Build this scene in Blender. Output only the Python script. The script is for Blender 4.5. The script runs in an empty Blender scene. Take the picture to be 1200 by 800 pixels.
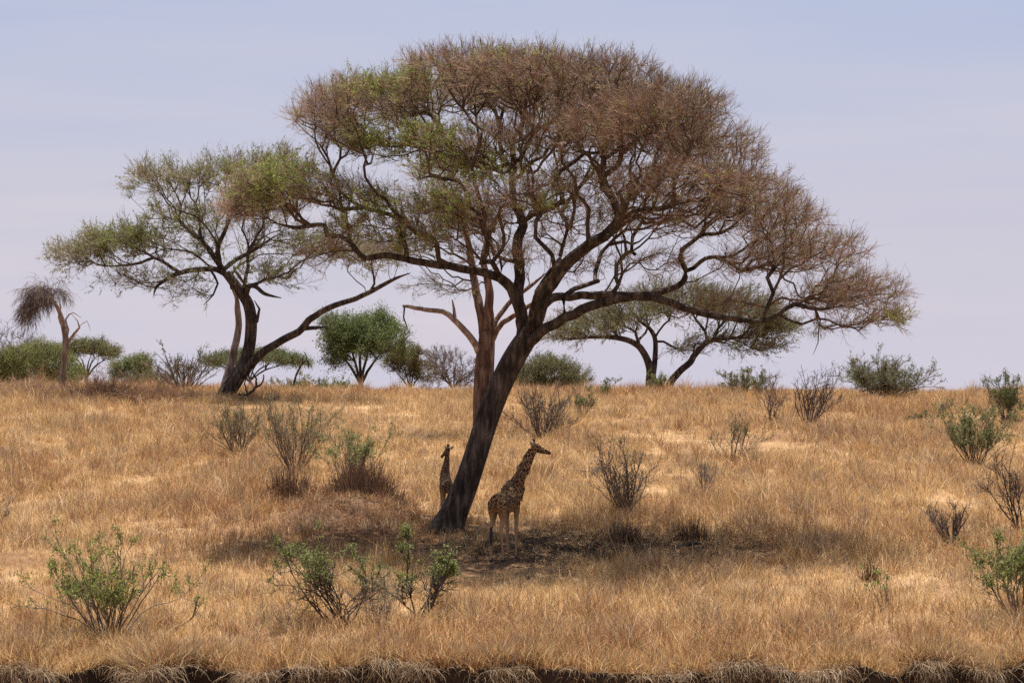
import bpy, math, random
import numpy as np
from mathutils import Vector, Matrix, kdtree

R = np.random.default_rng(7)
random.seed(7)
SC = bpy.context.scene
COL = SC.collection

# ------------------------------------------------------------------ camera
F = 3000.0                       # focal length in px of a 1200 px wide frame
PITCH = math.atan(68.0 / F)
CP, SP = math.cos(PITCH), math.sin(PITCH)

def W(x, row, Y):
    """world point at forward distance Y that is seen at column x, row (1200x800)"""
    dx = (x - 600.0) / F
    up = (400.0 - row) / F
    yw = CP - up * SP
    zw = SP + up * CP
    s = Y / yw
    return np.array([dx * s, Y, zw * s])

def pix(x, y, z):
    fw = y * CP + z * SP
    up = -y * SP + z * CP
    return 600 + F * x / fw, 400 - F * up / fw

# ------------------------------------------------------------------ noise
def _hash(ix, iy, seed):
    h = (ix.astype(np.int64) * 374761393 + iy.astype(np.int64) * 668265263 + seed * 974711) & 0x7fffffff
    h = ((h ^ (h >> 13)) * 1274126177) & 0x7fffffff
    return ((h ^ (h >> 16)) & 0xffff) / 65535.0

def vnoise(x, y, seed=0):
    x = np.asarray(x, float); y = np.asarray(y, float)
    ix = np.floor(x); iy = np.floor(y)
    fx = x - ix; fy = y - iy
    fx = fx * fx * (3 - 2 * fx); fy = fy * fy * (3 - 2 * fy)
    a = _hash(ix, iy, seed); b = _hash(ix + 1, iy, seed)
    c = _hash(ix, iy + 1, seed); d = _hash(ix + 1, iy + 1, seed)
    return (a * (1 - fx) + b * fx) * (1 - fy) + (c * (1 - fx) + d * fx) * fy

def fbm(x, y, seed=0, octv=3):
    s = 0; a = .5; t = 0
    for k in range(octv):
        s = s + a * vnoise(x, y, seed + k * 17); t += a
        x = np.asarray(x) * 2.03; y = np.asarray(y) * 2.03; a *= .5
    return s / t

# ------------------------------------------------------------------ terrain
_kY = np.array([62, 66, 74, 85, 100, 120, 140, 152, 165, 200, 400, 900, 3000, 6000.])
_kR = [778, 748, 692, 624, 566, 512, 473, 463]
_kz = [W(600, r, y)[2] for r, y in zip(_kR, _kY)] + [0.30, 0.3, 0.2, 0.0, -2.0, -6.0]
_tY = np.linspace(55, 400, 1400)
_tz = np.interp(_tY, _kY, _kz)
_tz[_tY < 62] = _kz[0] + (_tY[_tY < 62] - 62) * .07
_ker = np.hanning(41); _ker /= _ker.sum()
_tzs = np.convolve(np.pad(_tz, 20, mode='edge'), _ker, mode='valid')
_tzs[:21] = _tz[:21]

MOUND = W(402, 600, 85.5)
def gz(x, y):
    x = np.asarray(x, float); y = np.asarray(y, float)
    z = np.where(y < 400, np.interp(y, _tY, _tzs), np.interp(y, _kY, _kz))
    z = z + (fbm(x * .17, y * .13, 3) - .5) * .55 * np.clip((y - 60) / 10, 0, 1)
    z = z - .85 * np.clip(fbm(x * 1.1, x * 0 + 1.7, 15, 4) - .38, 0, 1) * np.clip(1 - (y - 62) / 2.2, 0, 1)
    z = z + .85 * np.exp(-((x - MOUND[0]) / 2.1) ** 2 - ((y - 87.5) / 2.6) ** 2)
    # higher ground to the left on the ridge
    z = z + .35 * np.exp(-((x + 24) / 9) ** 2 - ((y - 150) / 14) ** 2)
    return z

_invY = np.linspace(62, 152, 800)
_invR = np.array([pix(0, y, np.interp(y, _tY, _tzs))[1] for y in _invY])
def Yrow(row):
    return float(np.interp(-row, -_invR, _invY))
def ground_at(px, row=None, Y=None):
    """point on the ground that is seen at column px, at a row or a distance"""
    if Y is None: Y = Yrow(row)
    x = (px - 600) / F * Y * 1.0
    return np.array([x, Y, float(gz(x, Y))])

# ------------------------------------------------------------------ mesh
def new_mesh(name, verts, faces_list, mat, parent=None, cols=None, smooth=True, loc=(0, 0, 0), mats=None, midx=None):
    """faces_list: list of int arrays (n,3) or (n,4)"""
    me = bpy.data.meshes.new(name)
    verts = np.ascontiguousarray(verts, dtype=np.float32)
    me.vertices.add(len(verts)); me.vertices.foreach_set('co', verts.ravel())
    fl = [np.asarray(f, dtype=np.int32) for f in faces_list if len(f)]
    nl = sum(f.size for f in fl); npoly = sum(len(f) for f in fl)
    me.loops.add(nl); me.polygons.add(npoly)
    me.loops.foreach_set('vertex_index', np.concatenate([f.ravel() for f in fl]))
    starts = []; off = 0
    for f in fl:
        k = f.shape[1]
        starts.append(off + np.arange(len(f), dtype=np.int32) * k); off += f.size
    me.polygons.foreach_set('loop_start', np.concatenate(starts).astype(np.int32))
    if midx is not None: me.polygons.foreach_set('material_index', np.asarray(midx, dtype=np.int32))
    if smooth: me.polygons.foreach_set('use_smooth', np.ones(npoly, dtype=bool))
    if cols is not None:
        a = me.color_attributes.new('tone', 'FLOAT_COLOR', 'POINT')
        c = np.ones((len(verts), 4), dtype=np.float32); c[:, :3] = cols
        a.data.foreach_set('color', c.ravel())
    for m in (mats or [mat]): me.materials.append(m)
    me.update(calc_edges=True); me.validate(verbose=False)
    o = bpy.data.objects.new(name, me); COL.objects.link(o)
    if parent is not None:
        o.parent = parent
        o.matrix_parent_inverse = Matrix.Translation(-Vector(parent.location))
    o.location = loc
    return o

def thing(name, label, cat, loc, group=None):
    o = bpy.data.objects.new(name, None); COL.objects.link(o)
    o.empty_display_size = .3
    o.location = [float(v) for v in loc]; o['label'] = label; o['category'] = cat
    if group: o['group'] = group
    return o

class Geo:
    def __init__(s): s.v = []; s.q = []; s.t = []; s.c = []; s.n = 0
    def add(s, v, q=None, t=None, c=None):
        v = np.asarray(v, float).reshape(-1, 3)
        s.v.append(v)
        if q is not None and len(q): s.q.append(np.asarray(q) + s.n)
        if t is not None and len(t): s.t.append(np.asarray(t) + s.n)
        if c is None: c = np.ones((len(v), 3)) * .5
        s.c.append(np.broadcast_to(c, (len(v), 3))); s.n += len(v)
    def build(s, name, mat, parent=None, smooth=True):
        if s.n == 0: return None
        return new_mesh(name, np.concatenate(s.v), ([np.concatenate(s.q)] if s.q else []) + ([np.concatenate(s.t)] if s.t else []),
                        mat, parent, np.concatenate(s.c), smooth)

def norm(v): return v / np.maximum(np.linalg.norm(v, axis=-1, keepdims=True), 1e-9)

def tubes(geo, C, Rad, sides=3, col=None, rough=0.0, cap=False, rng=R):
    """C (N,K,3) ring centres, Rad (N,K); col (N,3) or (3,) or (N,K,3)"""
    N, K, _ = C.shape
    T = norm(np.gradient(C, axis=1))
    m = norm(T.mean(axis=1))
    ref = np.where(np.abs(m[:, 2:3]) > .8, np.array([[.2, 1, 0.]]), np.array([[0.1, .2, 1.]]))
    ref = np.repeat(norm(ref)[:, None, :], K, axis=1)
    U = norm(np.cross(T, ref)); V = np.cross(T, U)
    a = np.arange(sides) / sides * 2 * np.pi
    rr = Rad[:, :, None, None] * np.ones((1, 1, sides, 1))
    if rough: rr = rr * (1 + rough * (rng.random((N, K, sides, 1)) - .5))
    P = C[:, :, None, :] + rr * (np.cos(a)[None, None, :, None] * U[:, :, None, :] + np.sin(a)[None, None, :, None] * V[:, :, None, :])
    n, k, s = np.meshgrid(np.arange(N), np.arange(K - 1), np.arange(sides), indexing='ij')
    b = (n * K + k) * sides
    q = np.stack([b + s, b + (s + 1) % sides, b + sides + (s + 1) % sides, b + sides + s], -1).reshape(-1, 4)
    t = None
    if cap and sides > 3:
        t = []
        for i in range(N):
            for ring in (0, K - 1):
                o = (i * K + ring) * sides
                t += [(o, o + j, o + j + 1) for j in range(1, sides - 1)]
    c = None
    if col is not None:
        col = np.asarray(col, float)
        if col.ndim == 1: c = col
        elif col.ndim == 2: c = np.repeat(col, K * sides, axis=0)
        else: c = np.repeat(col.reshape(-1, 3), sides, axis=0)
    geo.add(P, q, t, c)

def strands(P0, D, L, K, bend=(0, 0, 0), wig=.1, rng=R):
    """curved strands from P0 (N,3) along D with length L (N,), K rings"""
    N = len(P0)
    C = np.zeros((N, K, 3)); C[:, 0] = P0
    d = norm(D)
    bend = np.asarray(bend, float)
    for k in range(1, K):
        d = norm(d + bend / (K - 1) + wig * rng.normal(size=(N, 3)))
        C[:, k] = C[:, k - 1] + d * (L / (K - 1))[:, None]
    return C

def sample_on(C, n, lo=.2, hi=1., rng=R):
    """n random points on every strand -> positions, tangents, owner index, t"""
    N, K, _ = C.shape
    i = np.repeat(np.arange(N), n)
    t = lo + (hi - lo) * rng.random(N * n)
    f = t * (K - 1); k = np.minimum(f.astype(int), K - 2); f = (f - k)[:, None]
    P = C[i, k] * (1 - f) + C[i, k + 1] * f
    T = norm(C[i, k + 1] - C[i, k])
    return P, T, i, t

def leaves(geo, P, size, cols, rng=R, flat=0., asp=.55):
    """small diamond leaves: P (N,3), size (N,), cols (N,3)"""
    N = len(P)
    if N == 0: return
    a = norm(rng.normal(size=(N, 3))); b = rng.normal(size=(N, 3))
    if flat: b[:, 2] *= (1 - flat); a[:, 2] *= (1 - flat); a = norm(a)
    b = norm(b - (a * b).sum(1, keepdims=True) * a)
    s = np.asarray(size)[:, None]
    V = np.stack([P - a * s * .5, P + b * s * asp * .5, P + a * s * .5, P - b * s * asp * .5], 1)
    q = np.arange(N * 4).reshape(N, 4)
    geo.add(V, q, None, np.repeat(cols, 4, axis=0))

# ------------------------------------------------------------------ materials
def nodes_of(name):
    m = bpy.data.materials.new(name); m.use_nodes = True
    nt = m.node_tree; nt.nodes.clear()
    out = nt.nodes.new('ShaderNodeOutputMaterial')
    return m, nt, out
def N(nt, t, **kw):
    n = nt.nodes.new(t)
    for k, v in kw.items(): setattr(n, k, v)
    return n
def ramp(nt, stops, src):
    r = N(nt, 'ShaderNodeValToRGB'); e = r.color_ramp.elements
    while len(e) > 1: e.remove(e[-1])
    e[0].position = stops[0][0]; e[0].color = (*stops[0][1], 1)
    for p, c in stops[1:]:
        x = e.new(p); x.color = (*c, 1)
    nt.links.new(src, r.inputs[0]); return r

def mat_tone(name, transl=0.3, rough=.8, gain=1.0, spec=.15):
    """albedo comes from the per-piece 'tone' attribute; thin parts let light through"""
    m, nt, out = nodes_of(name)
    at = N(nt, 'ShaderNodeAttribute', attribute_name='tone')
    bs = N(nt, 'ShaderNodeBsdfPrincipled')
    bs.inputs['Roughness'].default_value = rough
    bs.inputs['Specular IOR Level'].default_value = spec
    nt.links.new(at.outputs['Color'], bs.inputs['Base Color'])
    if transl > 0:
        tr = N(nt, 'ShaderNodeBsdfTranslucent'); nt.links.new(at.outputs['Color'], tr.inputs['Color'])
        mx = N(nt, 'ShaderNodeMixShader'); mx.inputs[0].default_value = transl
        nt.links.new(bs.outputs[0], mx.inputs[1]); nt.links.new(tr.outputs[0], mx.inputs[2])
        nt.links.new(mx.outputs[0], out.inputs[0])
    else: nt.links.new(bs.outputs[0], out.inputs[0])
    return m

def mat_bark(name, c0, c1, c2, scale=6., bump=1., stretch=.18):
    m, nt, out = nodes_of(name)
    tc = N(nt, 'ShaderNodeTexCoord'); mp = N(nt, 'ShaderNodeMapping')
    mp.inputs['Scale'].default_value = (1, 1, stretch)
    nt.links.new(tc.outputs['Object'], mp.inputs[0])
    n1 = N(nt, 'ShaderNodeTexNoise'); n1.inputs['Scale'].default_value = scale; n1.inputs['Detail'].default_value = 6; n1.inputs['Roughness'].default_value = .65
    n2 = N(nt, 'ShaderNodeTexNoise'); n2.inputs['Scale'].default_value = 1.3; n2.inputs['Detail'].default_value = 4
    vo = N(nt, 'ShaderNodeTexVoronoi', feature='DISTANCE_TO_EDGE'); vo.inputs['Scale'].default_value = scale * 1.2
    for n in (n1, vo): nt.links.new(mp.outputs[0], n.inputs['Vector'])
    nt.links.new(tc.outputs['Object'], n2.inputs['Vector'])
    r = ramp(nt, [(.38, c0), (.5, c1), (.66, c2)], n1.outputs['Fac'])
    r2 = ramp(nt, [(.35, (.75, .72, .7)), (.65, (1.15, 1.1, 1.05))], n2.outputs['Fac'])
    mx = N(nt, 'ShaderNodeMix', data_type='RGBA', blend_type='MULTIPLY'); mx.inputs[0].default_value = 1
    nt.links.new(r.outputs[0], mx.inputs[6]); nt.links.new(r2.outputs[0], mx.inputs[7])
    bs = N(nt, 'ShaderNodeBsdfPrincipled'); bs.inputs['Roughness'].default_value = .9; bs.inputs['Specular IOR Level'].default_value = .15
    nt.links.new(mx.outputs[2], bs.inputs['Base Color'])
    ad = N(nt, 'ShaderNodeMath', operation='ADD'); nt.links.new(n1.outputs['Fac'], ad.inputs[0]); nt.links.new(vo.outputs['Distance'], ad.inputs[1])
    bp = N(nt, 'ShaderNodeBump'); bp.inputs['Strength'].default_value = bump; bp.inputs['Distance'].default_value = .08
    nt.links.new(ad.outputs[0], bp.inputs['Height']); nt.links.new(bp.outputs[0], bs.inputs['Normal'])
    nt.links.new(bs.outputs[0], out.inputs[0])
    return m

M_BARK = mat_bark('acacia_bark', (.027, .021, .017), (.062, .048, .039), (.165, .13, .105))
M_BARK2 = mat_bark('red_acacia_bark', (.07, .042, .029), (.15, .09, .064), (.27, .185, .14))
M_PALE = mat_bark('weathered_dead_wood', (.14, .10, .08), (.30, .23, .19), (.46, .38, .33))
M_STEM = mat_tone('shrub_stems', 0, .85)
M_TWIG = mat_tone('fine_twigs', .22, .85)
M_LEAF = mat_tone('leaves', .40, .7, spec=.08)
M_GRASS = mat_tone('dry_grass_blades', .42, .6, spec=.2)

def mat_ground():
    m, nt, out = nodes_of('dry_soil')
    tc = N(nt, 'ShaderNodeTexCoord')
    n1 = N(nt, 'ShaderNodeTexNoise'); n1.inputs['Scale'].default_value = .35; n1.inputs['Detail'].default_value = 6
    n2 = N(nt, 'ShaderNodeTexNoise'); n2.inputs['Scale'].default_value = 9; n2.inputs['Detail'].default_value = 7; n2.inputs['Roughness'].default_value = .7
    for n in (n1, n2): nt.links.new(tc.outputs['Object'], n.inputs['Vector'])
    r1 = ramp(nt, [(.35, (.22, .125, .07)), (.5, (.34, .21, .11)), (.68, (.46, .32, .18))], n1.outputs['Fac'])
    r2 = ramp(nt, [(.3, (.55, .5, .47)), (.6, (1.1, 1.08, 1.05))], n2.outputs['Fac'])
    mx = N(nt, 'ShaderNodeMix', data_type='RGBA', blend_type='MULTIPLY'); mx.inputs[0].default_value = 1
    nt.links.new(r1.outputs[0], mx.inputs[6]); nt.links.new(r2.outputs[0], mx.inputs[7])
    bs = N(nt, 'ShaderNodeBsdfPrincipled'); bs.inputs['Roughness'].default_value = .95; bs.inputs['Specular IOR Level'].default_value = .05
    at = N(nt, 'ShaderNodeAttribute', attribute_name='tone')          # red termite soil of the mound
    m2 = N(nt, 'ShaderNodeMix', data_type='RGBA'); nt.links.new(at.outputs['Fac'], m2.inputs[0]); nt.links.new(mx.outputs[2], m2.inputs[6])
    r3 = ramp(nt, [(.35, (.09, .05, .032)), (.65, (.20, .11, .068))], n2.outputs['Fac']); nt.links.new(r3.outputs[0], m2.inputs[7])
    nt.links.new(m2.outputs[2], bs.inputs['Base Color'])
    bp = N(nt, 'ShaderNodeBump'); bp.inputs['Strength'].default_value = .7; bp.inputs['Distance'].default_value = .1
    nt.links.new(n2.outputs['Fac'], bp.inputs['Height']); nt.links.new(bp.outputs[0], bs.inputs['Normal'])
    nt.links.new(bs.outputs[0], out.inputs[0]); return m
def mat_bank():
    m, nt, out = nodes_of('dark_river_bank_soil')
    tc = N(nt, 'ShaderNodeTexCoord')
    n2 = N(nt, 'ShaderNodeTexNoise'); n2.inputs['Scale'].default_value = 5; n2.inputs['Detail'].default_value = 8; n2.inputs['Roughness'].default_value = .75
    nt.links.new(tc.outputs['Object'], n2.inputs['Vector'])
    r2 = ramp(nt, [(.3, (.025, .017, .012)), (.55, (.07, .045, .03)), (.75, (.14, .09, .06))], n2.outputs['Fac'])
    bs = N(nt, 'ShaderNodeBsdfPrincipled'); bs.inputs['Roughness'].default_value = .95
    nt.links.new(r2.outputs[0], bs.inputs['Base Color'])
    bp = N(nt, 'ShaderNodeBump'); bp.inputs['Strength'].default_value = 1; bp.inputs['Distance'].default_value = .15
    nt.links.new(n2.outputs['Fac'], bp.inputs['Height']); nt.links.new(bp.outputs[0], bs.inputs['Normal'])
    nt.links.new(bs.outputs[0], out.inputs[0]); return m
M_GROUND, M_BANK = mat_ground(), mat_bank()

# ------------------------------------------------------------------ ground sheet
def bank_edge(x): return 62.1 + (fbm(x * .7, x * 0 + 3.3, 5, 4) - .5) * 3.0
def build_ground():
    xs = np.concatenate([np.linspace(-6000, -200, 8), np.linspace(-150, -62, 12), np.linspace(-58, 58, 400), np.linspace(62, 150, 12), np.linspace(200, 6000, 8)])
    rows = []; mat_rows = []
    def row(y, z): rows.append(np.stack([xs, y, z], 1))
    o = np.zeros_like(xs)
    e = bank_edge(xs); ze = gz(xs, e)
    row(o - 400, o - 2.6); row(o - 40, o - 2.4); row(o + 4, o - 2.1); row(o + 12, o - 3.6); row(o + 22, o - 6.8); row(o + 32, o - 8.6)
    row(o + 48, o - 9.0 + .15 * vnoise(xs, o, 8)); row(o + 59.5, o - 8.9 + .3 * vnoise(xs * 2, o, 9))
    nface0 = len(rows) - 1
    for k in range(8):                                   # the eroded, slightly undercut bank face
        t = k / 8
        row(e - .55 * (1 - t) ** 1.5 + .35 * t * (1 - t) * 2 + .22 * (vnoise(xs * 2.2, o + k * .9, 21) - .5), -8.6 + (ze + 8.6) * t)
    row(e, ze); nface1 = len(rows) - 1
    ys = np.concatenate([np.linspace(.25, 5, 14), np.linspace(6, 100, 150), np.linspace(106, 330, 30)])
    for d in ys:
        w = np.clip(1 - d / 6, 0, 1); y = 62 + d + (e - 62) * w
        row(y, gz(xs, y))
    for yy in (500, 700, 900, 1500, 3000, 6000): row(o + yy, gz(xs, o + yy))
    V = np.concatenate(rows); n = len(xs); nr = len(rows)
    i, j = np.meshgrid(np.arange(nr - 1), np.arange(n - 1), indexing='ij')
    q = np.stack([i * n + j, i * n + j + 1, (i + 1) * n + j + 1, (i + 1) * n + j], -1).reshape(-1, 4)
    mi = ((i >= nface0) & (i < nface1)).astype(int).ravel()
    px, rw = pix(V[:, 0], np.maximum(V[:, 1], 1), V[:, 2])
    red = np.clip(1.3 * np.exp(-((V[:, 0] - MOUND[0] - .2) / 3.0) ** 2 - ((V[:, 1] - 86) / 4.5) ** 2), 0, 1) * (.5 + .8 * fbm(V[:, 0] * 1.7, V[:, 1] * 1.7, 91))
    g = new_mesh('ground', V, [q], None, mats=[M_GROUND, M_BANK], midx=mi, cols=np.clip(red, 0, 1)[:, None] * np.ones((1, 3)))
    g['kind'] = 'structure'
build_ground()

# ------------------------------------------------------------------ grass
def blob(px, row, cx, cy, rx, ry):
    return np.exp(-((px - cx) / rx) ** 2 - ((row - cy) / ry) ** 2)

PAL = np.array([[.54, .35, .142], [.65, .465, .235], [.46, .26, .104], [.27, .125, .060], [.28, .19, .13], [.72, .54, .33]])

def grass_field():
    V = []; Tq = []; Cc = []
    n_try = 120000
    # clump centres, denser near the camera
    u = R.random(n_try)
    Y = 61.9 + (168 - 61.9) * u ** 1.05
    X = (R.random(n_try) - .5) * 2 * (.2 * Y * 1.12 + 2)
    nx = 9000                                            # matted grass right along the lip of the bank
    X[:nx] = (R.random(nx) - .5) * 31; Y[:nx] = bank_edge(X[:nx]) + np.abs(R.normal(size=nx)) * .8
    ok = Y > bank_edge(X) - .08
    X, Y = X[ok], Y[ok]
    nt_ = 2600
    tY = 62.5 + 95 * R.random(nt_) ** 1.1; tX = (R.random(nt_) - .5) * 2 * (.2 * tY * 1.1 + 2)
    tk = fbm(tX * .16, tY * .12, 81) + .25 * R.random(nt_) > .58
    tX, tY = tX[tk], tY[tk]; ts = .07 + .12 * R.random(len(tX)); tidx = np.repeat(np.arange(len(tX)), 9)
    tus = np.concatenate([np.full(len(X), -1), tidx])
    X = np.concatenate([X, tX[tidx] + R.normal(size=len(tidx)) * ts[tidx]]); Y = np.concatenate([Y, tY[tidx] + R.normal(size=len(tidx)) * ts[tidx]])
    th_ = 1.15 + .5 * R.random(len(tX)); tp_ = R.choice([0, 2, 3, 3, 4, 4, 5], len(tX))
    Z = gz(X, Y); px, rw = pix(X, Y, Z)
    lf = np.clip((fbm(X * .20, Y * .12, 31) - .5) * 1.7 + .5, 0, 1); mf = np.clip((fbm(X * .75, Y * .45, 41) - .5) * 1.5 + .5, 0, 1); hf = fbm(X * 2.6, Y * 2.0, 51, 2)
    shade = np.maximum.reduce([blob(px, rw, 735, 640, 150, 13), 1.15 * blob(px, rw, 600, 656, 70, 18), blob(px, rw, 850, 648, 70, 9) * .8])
    mound = np.maximum(blob(px, rw, 405, 598, 60, 22), blob(px, rw, 465, 612, 40, 22))
    bare = np.maximum.reduce([blob(px, rw, 890, 523, 75, 9), blob(px, rw, 770, 513, 65, 6), blob(px, rw, 720, 690, 30, 5) * .5, blob(px, rw, 300, 752, 80, 6) * .7])
    thin = np.clip((.42 - mf) * 4, 0, .6)
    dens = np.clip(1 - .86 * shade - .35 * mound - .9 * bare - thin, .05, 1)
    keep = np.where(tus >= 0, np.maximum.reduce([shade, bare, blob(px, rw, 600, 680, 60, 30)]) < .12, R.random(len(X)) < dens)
    X, Y, px, rw, lf, mf, hf, shade, mound, bare, tus = [a[keep] for a in (X, Y, px, rw, lf, mf, hf, shade, mound, bare, tus)]
    tall = np.maximum.reduce([1.4 * np.clip(fbm(X * .9, Y * .6, 71) - .60, 0, 1) * 4, blob(px, rw, 150, 470, 110, 16), blob(px, rw, 290, 625, 110, 26) * .5, blob(px, rw, 1020, 480, 150, 22) * .5, blob(px, rw, 760, 470, 200, 10) * .5,
                              blob(px, rw, 900, 760, 400, 20) * .4, blob(px, rw, 120, 770, 120, 14) * .4])
    hclump = (.18 + .36 * np.clip((.6 * lf + .4 * mf - .2) * 1.8, 0, 1) * (.4 + 1.2 * hf)) * (1 - .6 * shade) * (1 - .5 * bare) * (1 - .5 * mound) * (1 + .9 * tall)
    hclump = np.where(tus >= 0, hclump * th_[np.maximum(tus, 0)], hclump)
    # palette weights
    red = np.clip((lf - .47) * 3.6, 0, 1.2) + 2.2 * blob(px, rw, 300, 615, 120, 36) + .9 * blob(px, rw, 150, 462, 150, 18) + .5 * blob(px, rw, 700, 462, 420, 14) + 4.5 * mound + 2.0 * blob(px, rw, 440, 620, 70, 26) + .9 * blob(px, rw, 700, 762, 800, 20) + .8 * blob(px, rw, 1030, 490, 170, 30) + .5 * blob(px, rw, 100, 560, 200, 30)
    grey = np.clip((mf - .54) * 4.5, 0, 1.2); pale = blob(px, rw, 750, 690, 300, 28) + blob(px, rw, 1080, 690, 160, 30)
    nb = 9
    N_ = len(X) * nb
    rep = lambda a: np.repeat(a, nb)
    bx = rep(X) + R.normal(size=N_) * .10; by = rep(Y) + R.normal(size=N_) * .10
    be = bank_edge(bx); 
    bz = gz(bx, np.maximum(by, be)) - .02
    h = rep(hclump) * (.45 + .8 * R.random(N_)) 
    az = R.random(N_) * 2 * np.pi
    lean = np.abs(R.normal(size=N_)) * .75 + .05
    broken = R.random(N_) < .25
    lean = np.where(broken, 1.2 + R.random(N_), lean)
    wdt = (.0044 + .0045 * R.random(N_)) * (.7 + .3 * rep(Y) / 85)
    dx, dy = np.cos(az), np.sin(az)
    wa = R.random(N_) * np.pi
    wx, wy = np.cos(wa) * wdt, np.sin(wa) * wdt * .6
    B = np.stack([bx, by, bz], 1); side = np.stack([wx, wy, np.zeros(N_)], 1)
    nrm = 1 / np.sqrt(1 + lean ** 2 * .6)
    mid = B + np.stack([dx * lean * .30, dy * lean * .30, np.full(N_, .55)], 1) * (h * nrm)[:, None]
    tip = B + np.stack([dx * lean, dy * lean, np.ones(N_)], 1) * (h * nrm)[:, None]
    V = np.stack([B - side, B + side, mid - side * .9, mid + side * .9, tip - side * .25, tip + side * .25], 1)
    base = np.arange(N_)[:, None] * 6
    q = np.concatenate([base + np.array([[0, 1, 3, 2]]), base + np.array([[2, 3, 5, 4]])])
    # colour of every blade
    w = np.stack([np.full(N_, 1.), np.full(N_, .75) + rep(bare), np.full(N_, .8), .12 + 1.9 * rep(red), .25 + 1.8 * rep(grey), .38 + .5 * rep(pale)], 1)
    cw = np.cumsum(w, 1); cw /= cw[:, -1:]
    k = (R.random(N_)[:, None] > cw).sum(1)
    c = PAL[np.minimum(k, 5)] * (.62 + .76 * R.random((N_, 1)))
    tr = rep(tus); use = (tr >= 0) & (R.random(N_) < .65)
    c[use] = (PAL[tp_[np.maximum(tr, 0)]] * (.7 + .6 * R.random((N_, 1))))[use]
    grn = R.random(N_) < .05 * np.clip(rep(hf) * 2 - .6, 0, 1)
    c[grn] = np.array([.2, .22, .07])
    cols = np.repeat(c, 6, axis=0)
    o = new_mesh('dry_grass', V.reshape(-1, 3), [q], M_GRASS, cols=cols, smooth=False)
    o['kind'] = 'stuff'; o['label'] = 'tall dry golden grass covering the whole slope'
    # bleached grass and roots hanging over the cut bank
    n = 20000
    x = (R.random(n) - .5) * 30; e = bank_edge(x)
    P0 = np.stack([x, e - .10 + R.normal(size=n) * .14, gz(x, e) - .02], 1)
    P0[:, 2] -= np.where(R.random(n) < .35, R.random(n) * .35, 0)
    D = np.stack([R.normal(size=n) * .7, -.45 - .5 * R.random(n), .15 + 1.0 * R.random(n)], 1)
    L = (.14 + .6 * R.random(n) ** 1.7) * (.55 + .9 * vnoise(x * 1.9, x * 0, 63))
    dens = R.random(n) < np.clip((fbm(x * 1.3, x * 0, 61, 3) - .42) * 5, .05, 1)
    P0, D, L = P0[dens], D[dens], L[dens]
    Cn = strands(P0, D, L, 6, bend=(0, -.1, -2.0), wig=.26)
    g = Geo(); rad = np.linspace(1, .3, 6)[None, :] * (.0045 + .0055 * R.random((len(P0), 1)))
    pl = np.array([[.55, .40, .24], [.42, .27, .15], [.30, .18, .10], [.62, .50, .36]])
    tubes(g, Cn, rad, 3, pl[R.integers(0, 4, len(P0))] * (.7 + .5 * R.random((len(P0), 1))))
    o = g.build('overhanging_grass', M_GRASS, None, False)
    o['kind'] = 'stuff'; o['label'] = 'bleached grass and roots hanging over the cut bank'
    # litter in the shade: short dark twigs and straw lying on the soil
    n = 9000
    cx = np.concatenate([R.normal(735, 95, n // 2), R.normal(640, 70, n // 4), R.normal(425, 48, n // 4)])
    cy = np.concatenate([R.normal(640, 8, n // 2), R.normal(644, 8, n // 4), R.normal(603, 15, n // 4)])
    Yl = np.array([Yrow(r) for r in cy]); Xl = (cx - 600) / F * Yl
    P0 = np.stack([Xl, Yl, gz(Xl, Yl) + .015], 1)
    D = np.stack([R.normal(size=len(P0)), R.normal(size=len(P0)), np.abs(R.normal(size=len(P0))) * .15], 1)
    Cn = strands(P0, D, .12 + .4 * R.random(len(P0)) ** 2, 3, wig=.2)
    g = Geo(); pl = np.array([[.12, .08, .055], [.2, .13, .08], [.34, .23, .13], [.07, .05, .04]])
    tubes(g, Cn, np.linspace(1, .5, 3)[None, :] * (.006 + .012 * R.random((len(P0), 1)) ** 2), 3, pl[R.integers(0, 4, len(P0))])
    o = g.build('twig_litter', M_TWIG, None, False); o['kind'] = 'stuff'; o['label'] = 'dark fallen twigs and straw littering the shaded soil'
grass_field()

# ------------------------------------------------------------------ trees
def catmull(P, step):
    P = np.asarray(P, float)
    if len(P) < 3: 
        n = max(2, int(np.linalg.norm(P[-1, :3] - P[0, :3]) / step) + 1)
        t = np.linspace(0, 1, n)[:, None]; return P[0] * (1 - t) + P[-1] * t
    Q = np.vstack([2 * P[0] - P[1], P, 2 * P[-1] - P[-2]]); out = []
    for i in range(1, len(Q) - 2):
        p0, p1, p2, p3 = Q[i - 1:i + 3]
        n = max(1, int(round(np.linalg.norm(p2[:3] - p1[:3]) / step)))
        for t in np.arange(n) / n:
            out.append(.5 * ((2 * p1) + (-p0 + p2) * t + (2 * p0 - 5 * p1 + 4 * p2 - p3) * t * t + (-p0 + 3 * p1 - 3 * p2 + p3) * t ** 3))
    out.append(P[-1]); return np.array(out)

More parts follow.
